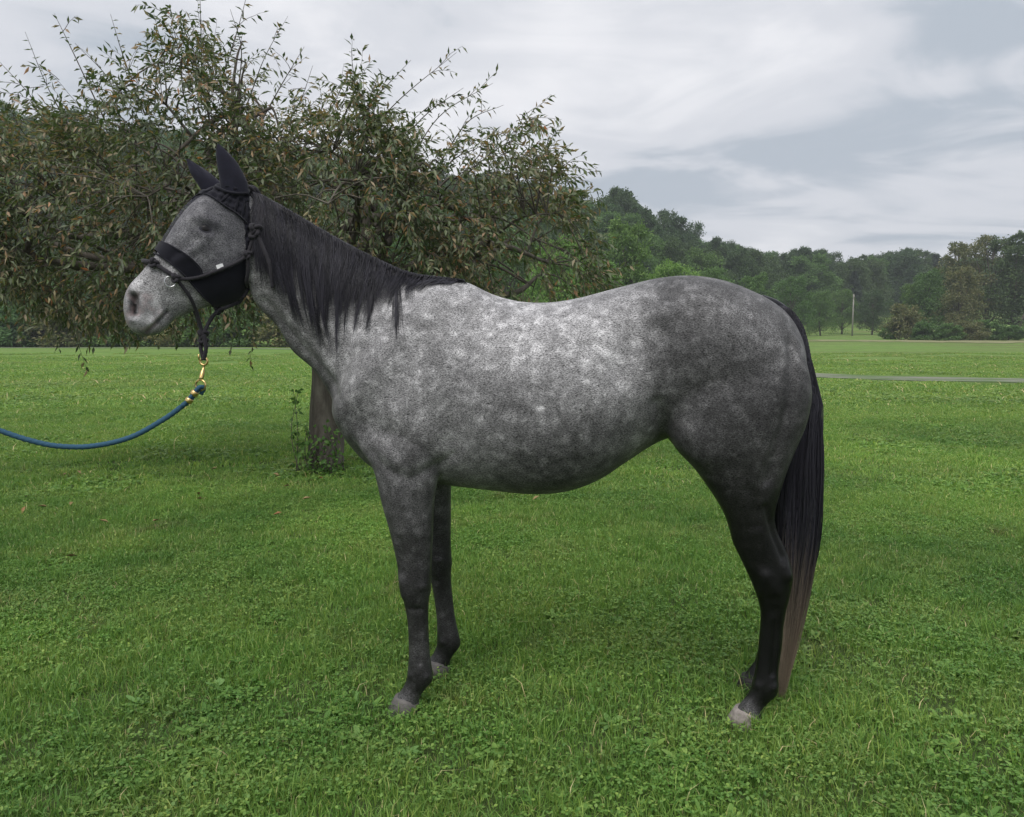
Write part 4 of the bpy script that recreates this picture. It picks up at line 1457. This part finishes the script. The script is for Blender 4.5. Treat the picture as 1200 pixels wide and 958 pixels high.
# ------------------------------------------------------------------ orchard tree behind the horse
TB = np.array([-1.88, 8.03, 0.0])
tree = empty("orchard_tree", tuple(TB))
tag(tree, "wide spreading orchard tree with drooping browning leaves, right behind the horse", "tree")
r = np.random.default_rng(21)
b = MB()
fork = TB + np.array([0.06, 0.05, 1.45])
tp_ = spline([TB + np.array([0, 0, -.15]), TB + np.array([0.0, 0, 0.0]), TB + np.array([0.02, 0.02, .5]), TB + np.array([0.05, 0.03, 1.0]), fork], 30)
aa = np.linspace(0, 2 * np.pi, 26, endpoint=False)
R = []
for i, p in enumerate(tp_):
    f = i / 29
    rad = np.interp(f, [0, .1, .25, .7, 1], [.25, .20, .165, .155, .18])
    rr = rad * (1 + 0.09 * np.sin(aa * 3 + 1) + 0.05 * np.sin(aa * 7 + f * 5) + 0.07 * np.sin(aa * 2 + f * 3))
    R.append(p + np.stack([np.cos(aa) * rr, np.sin(aa) * rr, 0.012 * np.sin(aa * 5 + i)], 1))
b.rings(R)
trunk = b.build("trunk", M_BARK, tree)
ELL = [((-3.0, 8.2, 2.55), (2.35, 1.9, 1.05)), ((-1.35, 8.0, 2.45), (1.75, 1.7, .92)), ((-2.85, 8.2, 3.25), (1.25, 1.1, .80)), ((-4.6, 8.0, 2.15), (1.15, 1.4, .92)), ((-0.05, 7.8, 1.95), (.70, 1.1, .68)), ((-0.75, 8.0, 2.75), (.8, .9, .55))]
limbs = []
b = MB()
for (c, e), n_ in zip(ELL, (5, 4, 3, 3, 3, 2)):
    c, e = np.array(c), np.array(e)
    for k in range(n_):
        d = unit(r.normal(size=3))
        tgt = c + d * e * 0.62
        m1 = fork + (c - fork) * 0.4 + np.array([0, 0, .22]) + r.normal(size=3) * .15
        P = spline([fork + np.array([0, 0, -.12]), m1, c + r.normal(size=3) * .2, tgt], 16)
        b.tube(P, np.linspace(.075, .014, 16), 7)
        limbs.append(P)
        for q in range(5):                                # side branches
            s0 = P[r.integers(5, 15)]
            t0 = s0 + unit(r.normal(size=3) + (s0 - fork) * 0.3) * r.uniform(.5, 1.0) * np.array([1, 1, .6])
            Q = spline([s0, (s0 + t0) / 2 + np.array([0, 0, .10]), t0], 8)
            b.tube(Q, np.linspace(.018, .006, 8), 5)
            limbs.append(Q)
b.build("limbs", M_BARK, tree)
LN = np.vstack(limbs)

m = NT("orchard_leaf")
tint = m.n('ShaderNodeAttribute', attribute_name='tint').outputs['Fac']
col = m.ramp(tint, [(0.0, (0.048, 0.085, 0.032)), (0.45, (0.095, 0.140, 0.050)), (0.72, (0.165, 0.195, 0.080)), (0.80, (0.29, 0.225, 0.12)), (0.93, (0.40, 0.26, 0.155)), (1.0, (0.48, 0.17, 0.06))])
bf = m.n('ShaderNodeNewGeometry').outputs['Backfacing']
col = m.mix(m.math('MULTIPLY', bf, 0.45), col, (0.15, 0.155, 0.11))
d = m.bsdf(col, 0.45, 0.40)
t = m.n('ShaderNodeBsdfTranslucent', {'Color': m.mix(1.0, col, (1.3, 1.4, 0.7), 'MULTIPLY')})
mx = m.n('ShaderNodeMixShader')
mx.inputs[0].default_value = 0.22
m.t.links.new(d.outputs[0], mx.inputs[1])
m.t.links.new(t.outputs[0], mx.inputs[2])
M_OLEAF = m.done(mx)

TW = MB()
LPs, LDs, LTs = [], [], []


def twig(p0, d, length, nl, droop, tb_, leaves, rad=.0035):
    d = unit(np.asarray(d, float))
    n = 7
    P = [np.asarray(p0, float)]
    dd = d.copy()
    for i in range(n - 1):
        dd = unit(dd + np.array([0, 0, -droop]) + r.normal(size=3) * .10)
        P.append(P[-1] + dd * length / (n - 1))
    P = np.array(P)
    tb_.tube(P, np.linspace(rad, .0012, n), 3, False)
    for k in range(nl):
        f = (k + 0.4 + r.random() * .6) / nl
        i = min(int(f * (n - 1)), n - 2)
        p = P[i] + (P[i + 1] - P[i]) * (f * (n - 1) - i)
        tdir = unit(P[i + 1] - P[i])
        sd = unit(np.cross(tdir, r.normal(size=3)))
        leaves.append((p, unit(tdir * 0.7 + sd * 0.8 + np.array([0, 0, -.35]))))
    return P


vol = np.array([e[0] * e[1] * e[2] for _, e in ELL])
pr = vol ** .7 / np.sum(vol ** .7)
leaves = []
for k in range(4300):
    j = r.choice(len(ELL), p=pr)
    c, e = map(np.array, ELL[j])
    if j in (2, 5) and r.random() < .35:
        continue
    d = unit(r.normal(size=3))
    if d[1] > 0.25 and r.random() < .45:
        d[1] *= -1
    f = r.uniform(.45, 1.06) ** .6
    p = c + d * e * f
    p += 0.26 * np.array([math.sin(p[0] * 5 + p[2] * 3), math.sin(p[1] * 4), math.sin(p[0] * 4.2 + 1.3)]) * f
    low = 1.62 + .16 * math.sin(p[0] * 2.2)
    if p[2] < low:
        p[2] = low + r.uniform(0, .35)
    twig(p, d * 0.8 + np.array([0, 0, .12]) + r.normal(size=3) * .35, r.uniform(.22, .45), r.integers(9, 14), .16, TW, leaves)
    if k % 6 == 0:
        q = LN[np.argmin(np.linalg.norm(LN - p, axis=1))]
        TW.tube(spline([q, (p + q) / 2 + np.array([0, 0, .05]), p], 6), np.linspace(.008, .0035, 6), 4, False)
n_main = len(leaves)
# long shoots standing out against the sky: root and tip at the tree's own distance
SH = [((-4.3, 8.0, 3.05), (-4.85, 7.9, 3.95)), ((-4.2, 8.1, 3.2), (-4.62, 8.0, 4.22)), ((-3.9, 8.0, 3.4), (-4.28, 7.9, 4.35)), ((-3.6, 8.2, 3.5), (-3.85, 8.1, 4.42)), ((-3.3, 8.0, 3.6), (-3.35, 7.9, 4.35)),
      ((-3.0, 8.1, 3.7), (-2.95, 8.0, 4.62)), ((-2.8, 8.0, 3.7), (-2.45, 7.9, 4.60)), ((-2.6, 8.2, 3.6), (-2.15, 8.1, 4.40)), ((-2.4, 8.0, 3.4), (-1.95, 7.9, 4.05)), ((-4.6, 8.1, 2.9), (-5.0, 8.0, 3.55)),
      ((-2.0, 8.0, 3.15), (-1.55, 7.9, 3.80)), ((-1.7, 8.0, 3.25), (-0.95, 7.9, 3.93)), ((-1.5, 8.1, 3.2), (-0.52, 7.9, 4.00)), ((-1.3, 8.0, 3.05), (-0.70, 7.8, 3.55)), ((-1.0, 8.1, 3.05), (-0.18, 7.9, 3.72)),
      ((-0.7, 8.0, 3.0), (-0.08, 7.9, 3.52)), ((-0.5, 8.0, 2.85), (0.20, 7.9, 3.28)), ((-0.3, 7.9, 2.65), (0.45, 7.8, 3.10)), ((-0.1, 7.9, 2.5), (0.62, 7.8, 2.85)), ((0.2, 7.9, 2.25), (0.82, 7.8, 2.55)),
      ((-3.7, 7.9, 3.3), (-4.05, 7.8, 4.05)), ((-3.1, 7.9, 3.6), (-3.15, 7.8, 4.25)), ((-2.6, 7.9, 3.55), (-2.6, 7.8, 4.35)), ((-2.2, 7.9, 3.25), (-1.85, 7.8, 3.85)), ((-1.2, 7.9, 3.0), (-0.45, 7.8, 3.65))]
parts = []
for a0, a1 in SH:
    a0, a1 = np.array(a0), np.array(a1)
    L = np.linalg.norm(a1 - a0)
    P = spline([a0, (a0 + a1) / 2 + np.array([0, 0, .05]) + r.normal(size=3) * .04, a1], 14)
    TW.tube(P, np.linspace(.008, .0016, 14), 4, False)
    q = LN[np.argmin(np.linalg.norm(LN - a0, axis=1))]
    TW.tube(spline([q, (a0 + q) / 2 + np.array([0, 0, .05]), a0], 6), np.linspace(.012, .008, 6), 4, False)
    for k in range(int(L * 22)):
        f = min(.999, (k + r.random()) / (L * 22))
        i = min(int(f * 13), 12)
        p = P[i]
        td = unit(P[i + 1] - P[i])
        sd = unit(np.cross(td, r.normal(size=3)))
        lst = parts if f > 0.5 else leaves
        lst.append((p, unit(td * .6 + sd * .8 + np.array([0, 0, -.35]))))
    for k in range(3):                                    # side spurs
        i = r.integers(2, 12)
        td = unit(P[i + 1] - P[i])
        twig(P[i], td + r.normal(size=3) * .6, r.uniform(.15, .34), r.integers(5, 8), .10, TW, leaves)
# hanging sprays below the crown
for p0 in ((-2.55, 7.6, 1.75), (-2.45, 7.7, 1.6), (-4.25, 7.7, 1.75), (-4.1, 7.6, 1.55)):
    twig(np.array(p0), np.array([0.1, 0, -1.0]), .55, 12, .3, TW, leaves)
tw = TW.build("twigs", M_BARK, tree)
tag(tw, kind='stuff')
r.shuffle(parts)
leaves += parts[300:]
parts = parts[:300]
LPn, LDn = np.array([q[0] for q in leaves]), np.array([q[1] for q in leaves])
n = len(LPn)
V, F = leaf_quads(LPn, LDn, r.uniform(.050, .098, n), r.uniform(.018, .031, n), up=r.normal(size=(n, 3)) * .6 + np.array([0, 0, 1.0]), fold=.22)
patch = 0.10 * np.sin(LPn[:, 0] * 3.1 + 1) + 0.09 * np.sin(LPn[:, 2] * 5 + LPn[:, 0] * 1.7)
tn = np.clip(r.beta(2.0, 2.6, n) + patch, 0, .78)
brown = r.random(n) < (0.10 + 0.10 * (np.sin(LPn[:, 0] * 2.3 + LPn[:, 2] * 4) > .3))
tn = np.where(brown, r.uniform(.78, .97, n), tn)
tn = np.where(r.random(n) < .004, 1.0, tn)
me = foliage_mesh("foliage", V - TB, F, tn, M_OLEAF)
tag(link("foliage", me, tree), kind='stuff')
lm = []
for k in range(6):
    V, F = leaf_quads(np.zeros((1, 3)), np.array([[1.0, 0, 0]]), np.array([.058 + .005 * k]), np.array([.022 + .0015 * k]), up=np.array([[0, 0, 1.0]]), fold=.2)
    lm.append(foliage_mesh("leaf", V, F, np.array([[.2, .35, .5, .6, .3, .85][k]]), M_OLEAF))
for k, (p, d) in enumerate(parts):
    o = link("leaf", lm[k % 6], tree)
    o.location = p - TB
    o.rotation_euler = Vector(d).to_track_quat('X', 'Z').to_euler()

# suckers and a climbing vine on the trunk
m_v = leaf_mat("vine_leaves", [(0.0, (0.040, 0.095, 0.025)), (0.5, (0.075, 0.160, 0.040)), (1.0, (0.13, 0.23, 0.06))])
vine = empty("climbing_vine", (TB[0] - .05, TB[1] - .2, 0))
tag(vine, "leafy green vine climbing the foot of the orchard tree trunk", "vine")
b = MB()
vl = []
for k in range(34):
    a = r.uniform(-2.6, -.3)
    x0 = TB + np.array([math.cos(a) * .25, math.sin(a) * .24, 0])
    hh = r.uniform(.12, .50) if k < 32 else r.uniform(.7, 1.0)
    if k >= 32:
        x0 = TB + np.array([-.20 - .03 * (k - 32), -.20, 0])
    P = spline([x0, x0 + np.array([r.normal() * .04, -.02, hh * .5]), x0 + np.array([r.normal() * .07 - .03, .02, hh])], 9)
    b.tube(P, np.linspace(.005, .002, 9), 4, False)
    for q in range(int(hh * 26)):
        i = r.integers(1, 9)
        vl.append((P[i] + r.normal(size=3) * .012, unit(r.normal(size=3) + np.array([0, -.6, -.2]))))
b.build("stems", M_BARK, vine)
n = len(vl)
V, F = leaf_quads(np.array([q[0] for q in vl]), np.array([q[1] for q in vl]), r.uniform(.035, .075, n), r.uniform(.025, .05, n))
o = link("foliage", foliage_mesh("foliage", V - np.array(vine.location), F, np.clip(r.normal(.5, .25, n), 0, 1), m_v), vine)
tag(o, kind='stuff')

# ------------------------------------------------------------------ turf: blades, clover and weeds
m = NT("grass_blade")
pos = m.n('ShaderNodeNewGeometry').outputs['Position']
lc = lawn_colour(m, pos)
tint = m.n('ShaderNodeAttribute', attribute_name='tint').outputs['Fac']
lc = m.mix(1.0, lc, m.ramp(tint, [(0.0, (0.42, 0.58, 0.50)), (0.5, (1.0, 1.0, 1.0)), (0.9, (1.7, 1.35, 1.3)), (0.955, (2.0, 1.4, 1.8)), (0.975, (3.6, 1.8, 4.2)), (1.0, (3.4, 1.7, 4.0))]), 'MULTIPLY')
d = m.bsdf(lc, 0.5, 0.30)
t = m.n('ShaderNodeBsdfTranslucent', {'Color': m.mix(1.0, lc, (1.3, 1.35, 0.8), 'MULTIPLY')})
mx = m.n('ShaderNodeMixShader')
mx.inputs[0].default_value = 0.33
m.t.links.new(d.outputs[0], mx.inputs[1])
m.t.links.new(t.outputs[0], mx.inputs[2])
M_GRASS = m.done(mx)


def blades(P, h, w, lean, tint, name):
    n = len(P)
    a = rng.uniform(0, 2 * np.pi, n)
    D = np.stack([np.cos(a), np.sin(a), np.zeros(n)], 1)
    s = rng.uniform(0, 2 * np.pi, n)
    S = np.stack([np.cos(s), np.sin(s), np.zeros(n)], 1) * (w / 2)[:, None]
    up = np.array([0, 0, 1.0])
    m1 = P + up * (h * .55)[:, None] + D * (h * lean * .30)[:, None]
    tp = P + up * (h * (1 - .35 * lean))[:, None] + D * (h * lean)[:, None]
    V = np.stack([P - S, P + S, m1 - S * .85, m1 + S * .85, tp], 1).reshape(-1, 3)
    b0 = (np.arange(n) * 5)[:, None]
    F = np.concatenate([b0 + np.array([[0, 1, 3]]), b0 + np.array([[0, 3, 2]]), b0 + np.array([[2, 3, 4]])], 1).reshape(-1, 3)
    return V, F, tint


def disc_leaves(C_, L, W, tilt, az):
    """flat ovate leaves lying out from C_ in direction az"""
    n = len(C_)
    D = np.stack([np.cos(az) * np.cos(tilt), np.sin(az) * np.cos(tilt), np.sin(tilt)], 1)
    S = np.stack([-np.sin(az), np.cos(az), np.zeros(n)], 1)
    L, W = L[:, None], W[:, None]
    dn = np.array([0, 0, 1.0]) * W
    V = np.stack([C_, C_ + D * L * .28 + S * W * .36, C_ + D * L * .62 + S * W * .5, C_ + D * L * .9 + S * W * .27 - dn * .1,
                  C_ + D * L - dn * .15, C_ + D * L * .9 - S * W * .27 - dn * .1, C_ + D * L * .62 - S * W * .5, C_ + D * L * .28 - S * W * .36, C_ + D * L * .55 - dn * .14], 1).reshape(-1, 3)
    b0 = (np.arange(n) * 9)[:, None]
    F = np.concatenate([b0 + np.array([[8, i, (i + 1) % 8]]) for i in range(8)], 1).reshape(-1, 3)
    return V, F


def join(parts_):
    Vs, Fs, Ts, o = [], [], [], 0
    for V, F, T in parts_:
        Vs.append(V)
        Fs.append(F + o)
        Ts.append(np.repeat(T, len(V) // len(T)))
        o += len(V)
    return np.vstack(Vs), np.vstack(Fs), np.concatenate(Ts)


def turf_tile(k, nb, nclover, nweed, hscale=1.0, wscale=1.0, size=.5):
    P = np.stack([rng.uniform(-size / 2, size / 2, nb) * 1.12, rng.uniform(-size / 2, size / 2, nb) * 1.12, np.zeros(nb)], 1)
    clump = 0.75 + 0.35 * np.sin(P[:, 0] * 17 + k) * np.sin(P[:, 1] * 15 + 2 * k)
    h = rng.gamma(7, .0064, nb) * hscale * clump + .008
    w = rng.uniform(.0022, .0044, nb) * wscale
    lean = np.clip(rng.gamma(2.2, .24, nb), .05, 1.3)
    T = np.clip(rng.normal(.46, .22, nb), 0, .9)
    T = np.where(rng.random(nb) < .035, rng.uniform(.95, 1.0, nb), T)
    out = [blades(P, h, w, lean, T, "t")]
    if nclover:
        c = np.stack([rng.uniform(-size / 2, size / 2, nclover), rng.uniform(-size / 2, size / 2, nclover), rng.uniform(.022, .055, nclover) * hscale], 1)
        az = rng.uniform(0, 6.28, nclover)
        tl = rng.normal(.1, .5, nclover)
        for j in range(3):
            V, F = disc_leaves(c, rng.uniform(.008, .015, nclover) * wscale, rng.uniform(.007, .013, nclover) * wscale, tl + rng.normal(0, .4, nclover), az + j * 2.094)
            out.append((V, F, np.clip(rng.normal(.42, .2, nclover), 0, .9)))
    if nweed:
        for q in range(nweed):
            c0 = np.array([rng.uniform(-size / 2, size / 2), rng.uniform(-size / 2, size / 2), .012])
            nl = rng.integers(5, 10)
            az = rng.uniform(0, 6.28, nl)
            V, F = disc_leaves(np.repeat(c0[None], nl, 0), rng.uniform(.03, .06, nl), rng.uniform(.013, .024, nl), rng.uniform(.05, .6, nl), az)
            out.append((V, F, np.clip(rng.normal(.55, .12, nl), 0, .85)))
    V, F, T = join(out)
    return foliage_mesh("turf_tile", V, F, T, M_GRASS, per=1)


tiles = [turf_tile(0, 3000, 60, 1), turf_tile(1, 3000, 40, 1), turf_tile(2, 3200, 0, 0), turf_tile(3, 2600, 260, 3, .85), turf_tile(4, 2400, 330, 3, .85), turf_tile(5, 2700, 140, 4, .9),
         turf_tile(6, 2200, 30, 0, 1.45, 1.1), turf_tile(7, 2600, 90, 2, 1.2)]
ftiles = [turf_tile(8, 1500, 0, 0, 1.0, 2.0), turf_tile(9, 1500, 120, 0, 1.0, 1.9), turf_tile(10, 1500, 0, 0, 1.15, 2.1)]
turf_col = proto_collection("turf_tile", tiles + ftiles)


def sm(x, y, a, b_):
    return math.sin(x * a + 1.3 * math.sin(y * b_)) * math.sin(y * a * 1.1 + .7 + math.sin(x * b_))


ROADP = spline([(-41, 66, 0), (-18, 62, 0), (-4, 50, 0), (3.5, 35, 0), (9.6, 25.2, 0), (14.1, 22.6, 0), (22, 19, 0), (40, 14, 0)], 300)
P, idx, rot, scl = [], [], [], []


def add_tiles(y0, y1, step, scale, hs, pick):
    for y in np.arange(y0, y1, step):
        hw = abs(y) * .70 + 2.6
        for x in np.arange(-hw, hw, step):
            xx, yy_ = x + rng.uniform(-.3, .3) * step, y + rng.uniform(-.3, .3) * step
            if yy_ > 10 and np.min(np.hypot(ROADP[:, 0] - xx, ROADP[:, 1] - yy_)) < 1.05 + .3 * scale:
                continue
            if yy_ > 26 and rng.random() < (yy_ - 26) / 26:
                continue
            P.append((xx, yy_, float(hill(xx, yy_)) - .004))
            idx.append(pick(xx, yy_))
            rot.append((0, 0, rng.uniform(0, 6.28)))
            scl.append((scale, scale, hs * rng.uniform(.85, 1.15)))


def pick_near(x, y):
    u = sm(x, y, 1.7, 1.1) + rng.normal(0, .35)
    if y < 3.3 and rng.random() < .07:
        return 6
    if u > .25 or (abs(x - .6) < 1.2 and y < 4.2 and rng.random() < .55):
        return int(rng.choice([3, 4, 4, 5]))
    if u > -.1:
        return int(rng.choice([0, 1, 5, 7]))
    return int(rng.choice([0, 1, 2, 2, 7]))


add_tiles(1.2, 7.0, .35, 1.0, 1.0, pick_near)
add_tiles(7.0, 15.0, .62, 1.6, 1.05, lambda x, y: int(rng.choice([0, 1, 2, 5, 8, 9])))
add_tiles(15.0, 52.0, 1.25, 3.0, 1.1, lambda x, y: int(rng.integers(8, 11)))
scatter("grass", P, idx, rot, scl, turf_col, "short mown lawn grass with clover and weeds", "grass")

# single broad weeds and taller tufts that can be told apart
m_w = leaf_mat("weed_leaves", [(0.0, (0.085, 0.17, 0.045)), (0.5, (0.13, 0.24, 0.065)), (1.0, (0.19, 0.30, 0.09))], .3, .5, .6)
rosettes = []
for k in range(4):
    nl = 9 + k
    az = np.linspace(0, 6.28, nl, endpoint=False) + rng.normal(0, .25, nl)
    V, F = disc_leaves(np.tile([[0, 0, .012]], (nl, 1)) + rng.normal(0, .004, (nl, 3)), rng.uniform(.04, .075, nl), rng.uniform(.022, .034, nl), rng.uniform(.05, .5, nl), az)
    rosettes.append(foliage_mesh("foliage", V, F, np.clip(rng.normal(.55, .2, nl), 0, 1), m_w, per=9))
WP = [(-.75, 2.72), (-.62, 2.85), (-.52, 2.66), (-1.15, 3.05), (-1.4, 2.9), (-.35, 2.55), (.05, 2.62), (.35, 2.75), (.55, 2.5), (.9, 2.72), (1.15, 2.6), (1.45, 2.85), (.2, 3.4), (.5, 3.8), (-1.9, 3.7), (-1.2, 4.2), (1.7, 3.6), (.75, 4.4), (-.9, 2.45), (.75, 2.42), (1.6, 2.45)]
for k, (x, y) in enumerate(WP):
    o = link("weed", rosettes[k % 4], None, (x, y, 0))
    o.rotation_euler = (0, 0, rng.uniform(0, 6.28))
    s_ = rng.uniform(.6, 1.05)
    o.scale = (s_, s_, s_)
    tag(o, "small broad-leaved weed rosette growing in the lawn", "weed", "broad-leaved weeds in the lawn")
m = NT("fallen_leaf")
inf = m.n('ShaderNodeObjectInfo').outputs['Random']
M_FALL = m.done(m.bsdf(m.ramp(inf, [(0.0, (0.26, 0.19, 0.09)), (0.6, (0.30, 0.21, 0.11)), (1.0, (0.24, 0.12, 0.055))]), 0.7, 0.2))
fm = []
for k in range(3):
    V, F = leaf_quads(np.zeros((1, 3)), np.array([[1.0, 0, 0]]), np.array([.07]), np.array([.03]), up=np.array([[0, .2, 1.0]]), fold=.3)
    fm.append(mesh_data("fallen_leaf", V + np.array([-.04, 0, 0]), F, M_FALL, smooth=False))
for k in range(26):
    x, y = TB[0] + rng.normal(-.6, 1.5), TB[1] - abs(rng.normal(1.2, 1.0))
    o = link("fallen_leaf", fm[k % 3], None, (x, y, .055))
    o.rotation_euler = (rng.normal(0, .35), rng.normal(0, .35), rng.uniform(0, 6.28))
    tag(o, "dry tan leaf fallen on the grass under the orchard tree", "fallen leaf", "fallen leaves on the lawn")

# ------------------------------------------------------------------ damp air
m = NT("haze_air")
vp = m.n('ShaderNodeVolumePrincipled')
vp.inputs['Color'].default_value = (0.86, 0.90, 0.97, 1)
vp.inputs['Density'].default_value = 0.0007
vp.inputs['Anisotropy'].default_value = 0.2
m.t.links.new(vp.outputs[0], m.out.inputs['Volume'])
b = MB()
b.box((0, 240, 44), (455, 285, 49))
haze = link("haze", b.data("haze", m.m, smooth=False))
tag(haze, "thin grey haze in the air over the fields", "haze", None, 'stuff')
